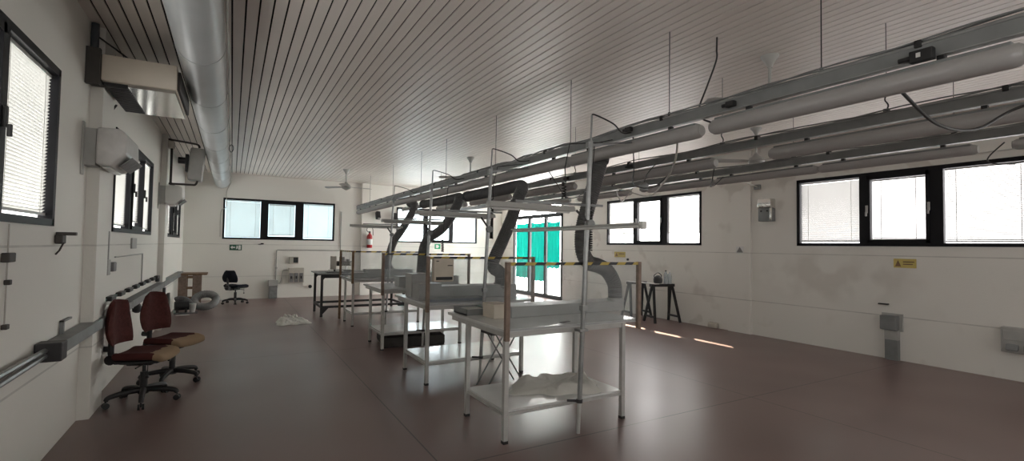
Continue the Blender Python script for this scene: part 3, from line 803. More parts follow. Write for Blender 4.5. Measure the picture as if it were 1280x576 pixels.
sign('exit_sign', 'y', YB, -0.055, 0.25, 1.385, 1.545, DGREEN, 'dark green exit sign with an arrow, under the back left window', [arrow, man, doorp])
sign('exit_sign', 'y', YB, 6.06, 6.27, 1.49, 1.66, GREEN, 'bright green exit sign under the back window behind the hoses', [[(0.2, 0.2), (0.62, 0.2), (0.62, 0.36), (0.8, 0.5), (0.62, 0.66), (0.62, 0.82), (0.2, 0.82)]])
t = Thing('wall_clip', (0.8, YB, 1.6), 'small black clip on the back wall below the window', 'clip')
t.part('clip', MB().b(0.72, 0.80, YB-0.04, YB-0.001, 1.56, 1.60, 0.006).b(0.66, 0.73, YB-0.02, YB-0.001, 1.55, 1.565), BPLAST)
t = Thing('switch_box', (1.62, YB, 1.1), 'small cream box with a dark window, above the electrical panel', 'switch')
t.part('box', MB().b(1.49, 1.74, YB-0.07, YB-0.001, 1.0, 1.21, 0.008), BROWNP)
t.part('cover', MB().b(1.60, 1.73, YB-0.08, YB-0.07, 1.03, 1.19, 0.004), BPLAST)
t = Thing('electrical_panel', (1.69, YB, 0.66), 'three-module cream electrical panel with dark covers on the back wall', 'electrical panel')
t.part('casing', MB().b(1.48, 1.90, YB-0.10, YB-0.001, 0.44, 0.88, 0.008), BROWNP)
for k in range(3):
    c = t.part('cover', MB().b(1.50+k*0.135, 1.605+k*0.135, YB-0.125, YB-0.10, 0.46, 0.73, 0.006), HOSE2)
    t.part('lever', MB().b(1.535+k*0.135, 1.57+k*0.135, YB-0.14, YB-0.125, 0.56, 0.64, 0.003), BPLAST, parent=c)
t = Thing('conduit_run', (1.15, YB, 1.0), 'thin grey conduit looping around the electrical panel on the back wall', 'conduit')
t.part('conduit', MB().tube([(1.15, YB-0.02, 0.5), (1.15, YB-0.02, 1.38), (1.17, YB-0.02, 1.405), (2.90, YB-0.02, 1.405), (2.94, YB-0.02, 1.44), (2.94, YB-0.02, 2.62)], 0.013, 8), PVC, True)
t.part('conduit', MB().tube(smooth_path([(1.19, YB-0.02, 0.42), (1.27, YB-0.02, 0.45), (1.30, YB-0.02, 0.6), (1.33, YB-0.02, 0.78), (1.40, YB-0.02, 0.82), (1.48, YB-0.03, 0.80)], 5), 0.012, 8), PVC, True)
t.part('clip', MB().b(1.125, 1.175, YB-0.04, YB-0.002, 0.86, 0.90), PVC)
t = Thing('floor_box', (1.06, YB, 0), 'grey junction box standing on the floor against the back wall', 'junction box')
t.part('post', MB().b(0.97, 1.19, YB-0.11, YB-0.001, 0.0, 0.38, 0.006), HOSE2)
t.part('lid', MB().b(0.95, 1.2, YB-0.12, YB-0.001, 0.36, 0.53, 0.006), PVC)
tag(MB().cyl((2.09, YB-0.03, 0.31), (2.09, YB-0.001, 0.31), 0.05).cyl((2.09, YB-0.06, 0.31), (2.09, YB-0.03, 0.31), 0.025).build('cable_gland', BPLAST, None, True),
    'round black cable gland on the back wall near the workbench', 'gland')
t = Thing('fire_extinguisher', (3.79, YB-0.19, 1.5), 'red fire extinguisher hung on the back wall beside the pilaster', 'extinguisher')
c = (3.79, YB-0.19, 0)
t.part('cylinder', MB().lathe([(0.07, 1.50), (0.085, 1.52), (0.085, 1.86), (0.06, 1.92), (0.03, 1.95), (0.03, 1.98)], c, 22), RED, True)
t.part('label', MB().lathe([(0.0862, 1.60), (0.0862, 1.78)], c, 22), PAPER, True)
mb = MB().box((3.79, YB-0.19, 2.0), (0.05, 0.05, 0.06), None, 0.01)
mb.tube(smooth_path([(3.76, YB-0.19, 2.0), (3.70, YB-0.21, 2.04), (3.70, YB-0.22, 2.12), (3.78, YB-0.22, 2.19), (3.87, YB-0.22, 2.12), (3.885, YB-0.23, 1.9)], 6), 0.011, 8)
t.part('valve', mb, BPLAST, True)
t.part('bracket', MB().b(3.77, 3.81, YB-0.12, YB-0.1, 1.6, 1.9), DGREY)
sign('fire_sign', 'y', YB-0.1, 3.58, 3.76, 2.62, 2.86, PAPER, 'pale notice high on the back wall pilaster above the extinguisher', [[(0.2, 0.2), (0.8, 0.2), (0.8, 0.3), (0.2, 0.3)]], HOSE2)
def spk(x, z, label):
    t = Thing('wall_speaker', (x, YB-0.06, z), label, 'speaker', 'small tilted speakers on the back wall')
    R = Matrix.Rotation(math.radians(-22), 3, 'X')
    t.part('case', MB().box((x, YB-0.14, z), (0.14, 0.14, 0.24), R, 0.015), BPLAST, True)
    t.part('grille', MB().box((x+0.02, YB-0.22, z-0.06), (0.09, 0.02, 0.10), R, 0.006), WHITE)
    t.part('bracket', MB().b(x-0.02, x+0.02, YB-0.12, YB-0.001, z+0.04, z+0.14), BPLAST)
spk(4.05, 2.55, 'small black tilted speaker on the back wall above the extinguisher')
spk(4.62, 2.52, 'small black tilted speaker beside the back window frame')

# ------------------------------------------------------------------ right wall items
t = Thing('towel_dispenser', (XR, 5.4, 2.35), 'steel box dispenser with dark lower half on the right wall', 'dispenser')
t.part('hood', MB().b(XR-0.16, XR-0.001, 5.27, 5.53, 2.40, 2.565, 0.012), SHINY, True)
t.part('body', MB().b(XR-0.14, XR-0.001, 5.27, 5.53, 2.15, 2.395, 0.015), GTRUNK, True)
t.part('edge_trim', MB().b(XR-0.145, XR-0.12, 5.262, 5.30, 2.16, 2.40, 0.006), SHINY, True)
t.part('knob', MB().cyl((XR-0.16, 5.46, 2.34), (XR-0.13, 5.46, 2.34), 0.014).cyl((XR-0.16, 5.34, 2.34), (XR-0.13, 5.34, 2.34), 0.014), BPLAST, True)
sign('triangle_sign', 'x', 8.625, 5.88, 6.04, 1.555, 1.68, PAPER, 'grey triangular warning mark on the right wall pilaster', [[(0.05, 0.05), (0.95, 0.05), (0.5, 0.95)]], HOSE2)
tri = [(0.06, 0.15), (0.34, 0.15), (0.2, 0.85)]
sign('warning_sign', 'x', XR, 3.155, 3.435, 1.38, 1.515, YELL, 'yellow warning sign beneath the large right wall window', [tri, [(0.42, 0.6), (0.92, 0.6), (0.92, 0.72), (0.42, 0.72)], [(0.42, 0.35), (0.85, 0.35), (0.85, 0.46), (0.42, 0.46)]], DWOOD)
sign('warning_sign', 'x', XR, 9.2, 9.6, 1.38, 1.52, YELL, 'yellow warning sign beneath the window above the trestles', [tri, [(0.42, 0.55), (0.92, 0.55), (0.92, 0.7), (0.42, 0.7)]], DWOOD)
t = Thing('socket_column', (XR, 3.45, 0), 'grey socket box on a short post against the right wall', 'socket')
t.part('post', MB().b(XR-0.09, XR-0.001, 3.365, 3.53, 0.0, 0.30, 0.004), GTRUNK)
t.part('collar', MB().b(XR-0.085, XR-0.001, 3.365, 3.535, 0.30, 0.44, 0.004), PVC)
t.part('housing', MB().b(XR-0.15, XR-0.001, 3.36, 3.57, 0.45, 0.66, 0.012), GTRUNK)
t.part('frame', MB().b(XR-0.03, XR-0.001, 3.32, 3.59, 0.43, 0.69, 0.004), PVC)
tag(MB().b(XR-0.05, XR-0.001, 3.50, 3.63, 0.81, 0.83, 0.004).build('wall_peg', BPLAST, None), 'short black peg above the socket column on the right wall', 'peg')
t = Thing('multi_socket_unit', (XR, 2.1, 0.5), 'grey multi-socket panel low on the right wall at the photo edge', 'socket')
t.part('box', MB().b(XR-0.10, XR-0.001, 1.75, 2.25, 0.36, 0.68, 0.01), PVC)
for k in range(3): t.part('socket', MB().box((XR-0.115, 2.14-k*0.16, 0.43), (0.06, 0.12, 0.09), Matrix.Rotation(0.3, 3, 'Y'), 0.02), GTRUNK, True)
t.part('cover', MB().b(XR-0.115, XR-0.10, 1.78, 2.22, 0.52, 0.64, 0.005), PVC)
tag(MB().box((XR-0.06, 6.56, 0.06), (0.10, 0.22, 0.12), None, 0.03).build('cloth_lump', BROWNP, None, True), 'small beige lump on the floor against the right wall', 'lump')
tag(MB().cyl((XR-0.03, 9.1, 1.33), (XR-0.001, 9.1, 1.33), 0.03).build('bump_stop', BPLAST, None, True), 'tiny black knob on the right wall below the trestle window', 'knob')
mb = MB().b(XR-0.026, XR-0.004, 1.9, 2.92, 2.955, 2.975, 0.006).b(XR-0.026, XR-0.004, 3.02, 3.84, 2.955, 2.975, 0.006).b(XR-0.026, XR-0.004, 3.9, 4.86, 2.955, 2.975, 0.006)  # white strips shaped like the streaks of window light, broken at the mullions
tag(mb.build('wall_light_streak', WHITE, None), 'thin white strips standing in for light streaks above the large right wall window', 'conduit')
t = Thing('bracket_arm', (XR, 5.6, 2.8), 'thin pale arm from the ceiling lights to a small box on the right wall', 'arm')
t.part('arm', MB().cyl((6.4, 4.62, 2.70), (XR-0.06, 5.6, 2.82), 0.012, n=8), WCABLE, True)
t.part('end_box', MB().b(XR-0.07, XR-0.001, 5.55, 5.66, 2.77, 2.86, 0.006), GTRUNK)

# ------------------------------------------------------------------ ceiling light rows
ROWS = [(3.35, 'row of lights above the workstations', -1.6, 15.45), (4.75, 'middle row of ceiling lights', -1.6, 15.3), (6.15, 'row of lights nearest the right wall', -1.6, 15.3)]
place = ['above the workstations', 'in the middle of the room', 'nearest the right wall']
def trunk(x, k, y0, y1):
    t = Thing('lighting_trunking', (x, (y0+y1)/2, 2.72), 'long grey lighting trunking hung %s' % place[k], 'trunking', 'suspended lighting trunkings')
    mb = MB().b(x-0.022, x+0.022, y0, y1, 2.692, 2.775, 0.003)
    t.part('channel', mb, GTRUNK)
    lips = MB().b(x-0.027, x+0.027, y0, y1, 2.772, 2.784).b(x-0.027, x+0.027, y0, y1, 2.688, 2.694)
    t.part('lip', lips, GSTEEL)
    cb = MB()
    for s in range(6 if k == 0 else 2):
        ys = y0 if s < 3 else 4.4+1.1*(s-3)
        pts = [(x-0.025+0.011*s+0.010*math.sin(i*1.3+s), ys+(y1-ys)*i/60, 2.794+0.014*math.sin(i*(0.9+0.17*s)+2*s)+0.004*s) for i in range(61)]
        cb.tube(pts, 0.006 if s < 3 else 0.010, 6)
    t.part('cable', cb, GTRUNK, True)
    yy = y0+0.9
    while yy < y1:
        t.part('clamp', MB().b(x-0.032, x+0.032, yy-0.018, yy+0.018, 2.762, 2.806, 0.005), BPLAST)
        yy += 1.89
    return t
for k, (x, lab, y0, y1) in enumerate(ROWS): trunk(x, k, y0, y1)
FIX = {0: [(-1.1, 0.68), (0.77, 2.56), (2.67, 4.45), (4.48, 6.26), (6.29, 8.07), (8.10, 9.88), (9.91, 11.69), (11.72, 13.50), (13.53, 15.31)],
       1: [(-1.1, 0.85), (0.95, 2.93), (3.59, 5.66), (6.2, 8.0), (8.3, 10.1), (10.4, 12.2)],
       2: [(-0.5, 1.5), (1.75, 3.18), (3.21, 4.64), (4.67, 5.98), (6.4, 7.9), (8.2, 9.7), (10.2, 11.7)]}
ordw = ['behind the camera', 'closest to the camera', 'second from the camera', 'third from the camera', 'fourth from the camera', 'fifth from the camera', 'sixth from the camera', 'seventh from the camera', 'eighth from the camera']
def fixture(x, y0, y1, k, i):
    t = Thing('fluorescent_fitting', (x, (y0+y1)/2, 2.6), 'tubular grey light fitting hung %s, %s' % (place[k], ordw[i]), 'light fitting', 'tubular light fittings on the trunkings')
    r = 0.062 if k < 2 else 0.05
    zc = 2.655-r
    mb = MB(); prof = [(r*0.72, 0), (r*0.95, 0.02), (r, 0.05), (r, y1-y0-0.05), (r*0.95, y1-y0-0.02), (r*0.72, y1-y0)]
    mb.lathe(prof, (x, y0, zc), 22, Matrix.Rotation(-PI/2, 3, 'X'))
    t.part('diffuser', mb, FIXM, True)
    t.part('spine', MB().b(x-0.035, x+0.035, y0+0.04, y1-0.04, 2.628, 2.662, 0.006), GTRUNK)
    for e in (0.18, 0.82):
        yy = y0+(y1-y0)*e
        t.part('clip', MB().b(x-0.02, x+0.02, yy-0.018, yy+0.018, 2.655, 2.70, 0.004), BPLAST)
    for yy in (y0, y1): t.part('end_cap', MB().cyl((x, yy-0.008, zc), (x, yy+0.008, zc), r*0.70, n=18), PVC, True)
for k in FIX:
    for i, (a, b_) in enumerate(FIX[k]): fixture(ROWS[k][0], a, b_, k, i if k else i)
# suspension wires
wn = 0
wire_words = ['first', 'second', 'third', 'fourth', 'fifth', 'sixth', 'seventh', 'eighth']
for i, yy in enumerate((1.72, 3.0, 4.48, 6.3, 8.2, 9.6, 11.6, 13.8)):
    xw = (3.35, 3.34, 3.36)[i % 3]
    o = MB().cyl((xw, yy, 2.78), (xw, yy, ZC), 0.0042, n=6).cyl((xw, yy, 2.775), (xw, yy, 2.82), 0.012, n=8).build('suspension_wire', CABLE, None)
    tag(o, 'thin wire from ceiling to the trunking above the workstations, %s from the camera' % wire_words[i], 'wire', 'suspension wires of the trunkings')
for k in (1, 2):
    for i, yy in enumerate((1.92, 3.5, 6.2, 9.0, 12.0)):
        x = ROWS[k][0]
        t = Thing('suspension_chain', (x, yy, 2.78), 'hook chain carrying the trunking %s, %s from the camera' % (place[k], wire_words[i]), 'chain', 'hook chains of the trunkings')
        t.part('wire', MB().cyl((x, yy, 2.95), (x, yy, ZC), 0.003, n=6), CABLE)
        t.part('hook', MB().tube([(x, yy+0.012*math.sin(a), 2.87+0.06*a/PI-0.0) for a in [q*0.3-2.6 for q in range(22)]], 0.006, 6), DGREY)
        t.part('clamp', MB().b(x-0.02, x+0.02, yy-0.02, yy+0.02, 2.77, 2.815, 0.004), BPLAST)
        t.part('turnbuckle', MB().b(x-0.012, x+0.012, yy-0.012, yy+0.012, 2.93, 2.97), BPLAST)
# connectors on the trunkings
for (x, yy, z, s, lab) in ((3.30, 1.16, 2.70, 1.2, 'black connector box on the nearest trunking, carrying a white tag'), (3.31, 2.36, 2.73, 0.8, 'black connector above the gap between the two nearest light fittings'),
                           (3.31, 3.47, 2.76, 0.8, 'black connector near the first workstation pole'), (4.70, 4.9, 2.73, 0.9, 'black connector on the middle trunking above the first hose'),
                           (4.70, 6.35, 2.73, 0.9, 'black connector on the middle trunking, further from the camera')):
    t = Thing('connector_box', (x, yy, z), lab, 'connector')
    t.part('box', MB().b(x-0.03, x+0.015, yy-0.045*s, yy+0.045*s, z-0.028*s, z+0.028*s, 0.006), BPLAST)
    t.part('socket', MB().cyl((x-0.01, yy+0.045*s, z), (x-0.01, yy+0.09*s, z), 0.014), BPLAST, True)
    if s > 1: t.part('tag', MB().b(x-0.033, x-0.030, yy-0.0, yy+0.02, z-0.01, z+0.015), PAPER, label='white tag')
# loose cables
def cable(pts, r, m, label, sub=7):
    tag(MB().tube(smooth_path(pts, sub), r, 8).build('cable', m, None, True), label, 'cable')
cable([(3.79, 2.85, ZC), (3.80, 2.86, 3.44), (3.82, 2.88, 3.35), (3.72, 2.9, 3.1), (3.55, 2.85, 2.86), (3.42, 2.72, 2.72), (3.4, 2.62, 2.66)], 0.008, CABLE, 'cable dropping from the ceiling to the nearest light fittings')
cable([(3.42, 1.3, 2.55), (3.75, 1.25, 2.40), (4.2, 1.2, 2.42), (4.6, 1.1, 2.60), (4.72, 0.8, 2.68)], 0.010, CABLE, 'thick dark cable swinging between the two nearest light rows')
cable([(3.45, 3.0, 2.66), (3.75, 3.3, 2.45), (4.1, 3.8, 2.3), (4.6, 4.5, 2.28), (4.75, 5.2, 2.45), (5.3, 5.7, 2.35), (6.1, 6.3, 2.67)], 0.009, WCABLE, 'pale cable trailing across between the light rows')
cable([(3.35, 3.46, 2.70), (3.5, 3.6, 2.42), (3.8, 3.9, 2.30), (4.2, 4.0, 2.32), (4.6, 4.1, 2.55), (4.75, 4.2, 2.69)], 0.006, CABLE, 'thin dark cable loop beneath the middle light row')
cable([(4.75, 3.6, 2.58), (4.9, 3.75, 2.42), (5.2, 4.0, 2.40), (5.7, 4.3, 2.5), (6.12, 4.5, 2.66)], 0.006, CABLE, 'dark cable loop from the end of the middle light fitting')
cable([(6.15, 1.56, 2.64), (6.15, 1.68, 2.50), (6.15, 1.60, 2.44), (6.12, 1.42, 2.44), (6.12, 1.33, 2.55), (6.15, 1.32, 2.68)], 0.006, CABLE, 'cable loop hanging between fittings near the right wall')
cable([(3.40, 5.0, 2.58), (3.6, 5.1, 2.44), (4.0, 5.4, 2.3), (4.4, 5.6, 2.38), (4.75, 5.7, 2.68)], 0.006, CABLE, 'thin dark cable between the rows above the second workstation')
t = Thing('cable_junction', (4.55, 4.45, 2.42), 'round grey junction hanging among the cables between light rows', 'junction')
t.part('body', MB().lathe([(0.02, -0.06), (0.055, -0.04), (0.06, 0.03), (0.03, 0.06)], (4.5, 4.45, 2.38), 16), GTRUNK, True)
t.part('lead', MB().tube(smooth_path([(4.5, 4.45, 2.43), (4.56, 4.46, 2.55), (4.72, 4.47, 2.7)], 5), 0.006, 6), CABLE)

# ------------------------------------------------------------------ ceiling fans
def fan(x, y, zh, ang, label):
    t = Thing('ceiling_fan', (x, y, ZC), label, 'fan', 'ceiling fans')
    t.part('canopy', MB().lathe([(0.085, 0), (0.08, -0.02), (0.05, -0.06), (0.03, -0.10), (0.022, -0.12)], (x, y, ZC), 20), PVC, True)
    t.part('rod', MB().cyl((x, y, ZC-0.1), (x, y, zh+0.08), 0.014), PVC, True)
    m = t.part('motor', MB().lathe([(0.03, 0.12), (0.05, 0.08), (0.10, 0.05), (0.125, 0.0), (0.11, -0.04), (0.05, -0.07), (0.03, -0.085)], (x, y, zh), 24), PVC, True)
    for k in range(3):
        a = ang+2*PI*k/3; d = Vector((math.cos(a), math.sin(a), 0)); s = Vector((-d.y, d.x, 0))
        mb = MB(); c = Vector((x, y, zh))
        P = [c+d*0.10+s*0.035, c+d*0.24+s*0.05, c+d*0.62+s*0.065, c+d*0.68+s*0.03, c+d*0.68-s*0.045, c+d*0.62-s*0.06, c+d*0.24-s*0.055, c+d*0.10-s*0.035]
        up = [mb.bm.verts.new(p+Vector((0, 0, 0.004+0.25*((p-c).dot(s))))) for p in P]
        dn = [mb.bm.verts.new(p+Vector((0, 0, -0.004+0.25*((p-c).dot(s))))) for p in P]
        mb.bm.faces.new(up); mb.bm.faces.new(list(reversed(dn)))
        for i in range(8): mb.bm.faces.new((up[i], dn[i], dn[(i+1) % 8], up[(i+1) % 8]))
        t.part('blade', mb, PVC)
fan(2.53, 13.03, 3.10, 0.15, 'grey ceiling fan at the back of the room, left of the light row')
fan(4.48, 9.6, 3.10, 0.6, 'ceiling fan half hidden behind the far light row')
fan(4.60, 2.85, 3.06, 2.75, 'ceiling fan behind the nearest light fitting, only one blade showing')
fan(7.14, 4.65, 3.02, 2.55, 'whitish ceiling fan close to the right wall')

# ------------------------------------------------------------------ workstations
names = ['first workstation, nearest the camera', 'second workstation', 'third workstation', 'fourth workstation, farthest back']
nshort = ['first workstation (nearest)', 'second workstation', 'third workstation', 'fourth workstation']
ST = [(1.93, 3.43, 3.43, 4.62, 1.27, 4.20), (1.94, 3.42, 5.29, 6.50, 1.27, 6.12), (1.98, 3.46, 7.33, 8.50, 1.28, 8.13), (2.04, 3.50, 9.71, 10.92, 1.33, 10.5)]
ZTOP = 0.93
def table(i):
    x0, x1, y0, y1, lw, yb = ST[i]
    lab = ['white workbench nearest the camera with crumpled plastic on its shelf', 'second white workbench from the camera', 'third white workbench, with a dark pad beneath',
           'farthest white workbench, in front of the dark bench'][i]
    t = Thing('workbench', ((x0+x1)/2, (y0+y1)/2, 0), lab, 'table', 'white workbenches in a row')
    t.part('tabletop', MB().b(x0, x1, y0, y1, ZTOP-0.028, ZTOP, 0.004), WLAM)
    fr = MB(); xs = (x0+0.04, x0+0.04+lw); ys = (y0+0.04, yb)
    for yy in ys: fr.b(xs[0], xs[1], yy-0.015, yy+0.015, ZTOP-0.073, ZTOP-0.028)
    for xx in xs: fr.b(xx-0.015, xx+0.015, ys[0], y1-0.06, ZTOP-0.073, ZTOP-0.028)
    for yy in ys: fr.b(xs[0], xs[1], yy-0.012, yy+0.012, 0.22, 0.245)
    for xx in xs: fr.b(xx-0.012, xx+0.012, ys[0], ys[1], 0.22, 0.245)
    t.part('frame', fr, LEGM)
    t.part('shelf', MB().b(xs[0]+0.0, xs[1]-0.0, ys[0], ys[1], 0.245, 0.265, 0.003), WLAM)
    for xx in xs:
        for yy in ys:
            l = t.part('leg', MB().b(xx-0.021, xx+0.021, yy-0.021, yy+0.021, 0.02, ZTOP-0.029, 0.003), LEGM)
            t.part('foot', MB().b(xx-0.022, xx+0.022, yy-0.022, yy+0.022, 0.0, 0.024), BPLAST, parent=l)
    return t
for i in range(4): table(i)
def screen(i):
    x0, x1, y0 = ST[i][0], ST[i][1]-0.04, ST[i][2]-0.022
    lab = ['clear screen with black-yellow taped top on the nearest workbench', 'clear taped screen of the second workbench, carrying a beige box', 'clear taped screen of the third workbench',
           'clear taped screen with a side wing on the farthest workbench'][i]
    t = Thing('splash_screen', ((x0+x1)/2, y0, ZTOP), lab, 'screen', 'taped clear screens on the workbenches')
    pm = WOOD if i < 3 else DWOOD
    t.part('clear_panel', MB().b(x0+0.02, x1-0.02, y0-0.002, y0+0.002, ZTOP-0.015, 1.452), GLASS)
    bar = MB().b(x0+0.012, x1-0.012, y0-0.012, y0+0.012, 1.449, 1.475)
    t.part('taped_top_edge', bar, HAZ, label='black and yellow hazard taped top edge')
    for xx in (x0+0.01, x1-0.005): t.part('post', MB().b(xx-0.02, xx+0.02, y0-0.018, y0+0.018, 0.84, 1.478, 0.003), pm)
    if i == 0: t.part('post', MB().b(x1+0.02, x1+0.05, y0+0.02, y0+0.05, 0.86, 1.40, 0.003), pm)
    if i == 3:
        t.part('side_panel', MB().b(x0+0.008, x0+0.012, y0, 10.9, ZTOP+0.002, 1.452), GLASS)
        t.part('taped_side_edge', MB().b(x0-0.002, x0+0.022, y0+0.02, 10.9, 1.449, 1.475), HAZ)
        t.part('corner_pole', MB().b(x0-0.01, x0+0.03, 10.88, 10.92+0.02, 0.0, 1.478), pm)
for i in range(4): screen(i)

def pole(i):
    bx, by = [(2.64, 3.365), (2.61, 5.225), (2.62, 7.27), (2.70, 9.65)][i]
    tx = bx+0.11
    lab = ['tall steel tool pole standing at the nearest workbench', 'tall steel tool pole at the second workbench', 'tall steel tool pole at the third workbench', 'tall steel tool pole at the farthest workbench'][i]
    t = Thing('tool_pole', (bx, by, 0), lab, 'pole', 'steel tool poles at the workbenches')
    at = lambda z: (bx+(tx-bx)*z/2.6, by, z)
    t.part('tube', MB().cyl(at(0.27), at(2.56), 0.021, n=16), GSTEEL, True)
    t.part('foot_tube', MB().cyl((bx, by, 0), at(0.30), 0.017, n=14), LEGM, True)
    t.part('collar', MB().cyl(at(0.26), at(0.29), 0.028, n=16).beam(at(0.275), (at(0.275)[0]-0.09, by+0.06, 0.275), 0.008, 0.02), DGREY, True)
    t.part('rod', MB().cyl(at(2.5), at(2.79), 0.009, n=10), GSTEEL, True)
    t.part('clamp', MB().b(at(0.9)[0]-0.05, at(0.9)[0]+0.04, by-0.03, by+0.055, 0.872, 0.895, 0.003), GSTEEL)
    t.part('sleeve', MB().b(at(1.05)[0]-0.028, at(1.05)[0]+0.028, by-0.028, by+0.028, 1.05, 1.10, 0.004), GSTEEL)
    t.part('knob', MB().cyl((at(1.81)[0], by-0.02, 1.81), (at(1.81)[0], by-0.06, 1.81), 0.04, n=18), GTRUNK, True)
    t.part('top_arm', MB().beam(at(2.52), (3.28, by+0.05, 2.62), 0.02, 0.02).beam(at(2.52), (at(2.52)[0]-0.04, by, 2.52), 0.04, 0.05), GSTEEL)
    p = at(2.79)
    t.part('cord', MB().tube(smooth_path([p, (p[0]+0.04, by, 2.80), (p[0]+0.28, by+0.03, 2.76), (p[0]+0.42, by+0.06, 2.70), (3.33, by+0.10, 2.73)], 6), 0.007, 8), CABLE, True)
for i in range(4): pole(i)

def bench_lamp(i):
    y = [3.365, 5.225, 7.27, 9.65][i]
    x0, x1 = [(1.76, 2.60), (1.80, 2.80), (1.96, 2.94), (1.98, 3.02)][i]
    z = [1.935, 1.97, 1.965, 1.965][i]
    px = [2.72, 2.69, 2.70, 2.78][i]
    yl = y+0.06
    lab = ['slim task lamp bar across the nearest tool pole', 'slim task lamp bar across the second tool pole', 'slim task lamp bar across the third tool pole', 'slim task lamp bar across the farthest tool pole'][i]
    t = Thing('task_lamp', (px, yl, z), lab, 'lamp', 'slim lamp bars on the tool poles')
    t.part('housing', MB().prism([(yl-0.05, z-0.015), (yl-0.028, z+0.03), (yl+0.028, z+0.03), (yl+0.05, z-0.015)], 'x', x0, x1), PVC)
    t.part('tube', MB().cyl((x0+0.04, yl, z-0.02), (x1-0.04, yl, z-0.02), 0.013), PAPER, True)
    t.part('arm', MB().beam((x0+0.25, yl, z+0.045), (px+0.22, yl, z+0.055), 0.02, 0.02), GTRUNK)
    t.part('strut', MB().beam((px-0.08, yl, z), (px, y-0.02, 1.82), 0.016, 0.02), DGREY)
for i in range(4): bench_lamp(i)
t = Thing('task_lamp', (2.72, 3.6, 1.79), 'long slim lamp bar on the nearest pole, pointing towards the back wall', 'lamp', 'slim lamp bars on the tool poles')
t.part('housing', MB().b(2.66, 2.70, 2.66, 4.62, 1.785, 1.80), PVC)
t.part('tube', MB().cyl((2.68, 2.70, 1.772), (2.68, 4.6, 1.772), 0.012), PAPER, True)
t.part('end_cap', MB().b(2.655, 2.705, 2.64, 2.68, 1.75, 1.81, 0.005), WHITE)

# coil cords
def coil(x, y, z1, z0, r, turns, label):
    pts = []; N = turns*10
    for k in range(N+1):
        a = 2*PI*k/10; f = k/N
        pts.append((x+r*math.cos(a), y+r*math.sin(a), z1+(z0-z1)*f**0.8))
    mb = MB().tube(pts, 0.006, 6); mb.tube([(x+r, y, z1), (x+r*0.5, y, z1+0.15), (x+0.1, y+0.05, 2.62), (3.3, y+0.1, 2.7)], 0.005, 6)
    tag(mb.build('coil_cord', BPLAST, None, True), label, 'cord', 'black coiled cords')
coil(2.80, 5.35, 2.20, 1.70, 0.022, 26, 'black coiled cord hanging by the second workbench, left of the turquoise curtains')
coil(2.93, 3.6, 1.98, 1.58, 0.03, 16, 'black coiled cord behind the nearest tool pole')
coil(2.74, 3.75, 2.22, 2.08, 0.02, 5, 'short black coiled cord up beside the first hose')
coil(3.02, 7.5, 1.75, 1.50, 0.02, 9, 'black coiled cord below the far window, near the green exit sign')

# hoses and plenums
H = [[(3.50, 4.1, 2.60), (3.42, 4.1, 2.35), (3.33, 4.1, 2.08), (3.25, 4.1, 1.80), (3.25, 4.1, 1.58), (3.33, 4.1, 1.45), (3.47, 4.1, 1.41), (3.60, 4.1, 1.35), (3.68, 4.08, 1.22), (3.68, 4.06, 1.10), (3.67, 4.05, 0.985)],
     [(3.50, 7.6, 2.46), (3.50, 7.0, 2.46), (3.50, 6.4, 2.46), (3.48, 5.85, 2.46), (3.43, 5.66, 2.41), (3.36, 5.65, 2.26), (3.27, 5.65, 2.0), (3.13, 5.65, 1.69), (3.0, 5.65, 1.42), (3.01, 5.66, 1.32), (3.09, 5.70, 1.28), (3.17, 5.75, 1.22), (3.19, 5.80, 1.05)],
     [(3.50, 9.8, 2.48), (3.50, 9.0, 2.47), (3.50, 8.4, 2.47), (3.48, 7.95, 2.47), (3.42, 7.76, 2.42), (3.33, 7.75, 2.22), (3.18, 7.75, 1.98), (3.04, 7.75, 1.84), (2.86, 7.75, 1.72), (2.78, 7.75, 1.53), (2.755, 7.75, 1.25), (2.76, 7.78, 1.06)],
     [(3.47, 10.6, 2.55), (3.45, 10.3, 2.52), (3.43, 10.2, 2.45), (3.36, 10.2, 2.27), (3.17, 10.2, 1.94), (2.99, 10.2, 1.66), (2.91, 10.2, 1.40), (2.87, 10.2, 1.2), (2.95, 10.2, 1.06)]]
hr = [0.078, 0.082, 0.08, 0.08]
hl = ['thick ribbed grey hose dropping onto the nearest workbench', 'dark flexible hose bending down to the second workbench', 'dark flexible hose with an S-bend over the third workbench', 'dark flexible hose over the farthest workbench']
for i in range(4):
    t = Thing('extraction_hose', H[i][-1], hl[i], 'hose', 'flexible extraction hoses')
    mb = MB(); ribbed(mb, H[i], hr[i], 0.0045, 0.012, 16); t.part('ribbed_tube', mb, HOSE, True)
    e = Vector(H[i][0]); d = (Vector(H[i][1])-e).normalized()
    t.part('collar', MB().cyl(e-d*0.02, e+d*0.05, hr[i]+0.012, n=20), DGREY, True)
PL = [(2.30, 3.72, 3.95, 4.22, 0.055), (2.30, 3.40, 5.72, 5.95, 0.12), (2.35, 3.40, 7.66, 7.92, 0.12), (2.40, 3.40, 10.1, 10.35, 0.12)]
pw = ['long grey extraction box along the nearest workbench, behind the screen', 'long grey extraction box on the second workbench', 'long grey extraction box on the third workbench', 'long grey extraction box on the farthest workbench']
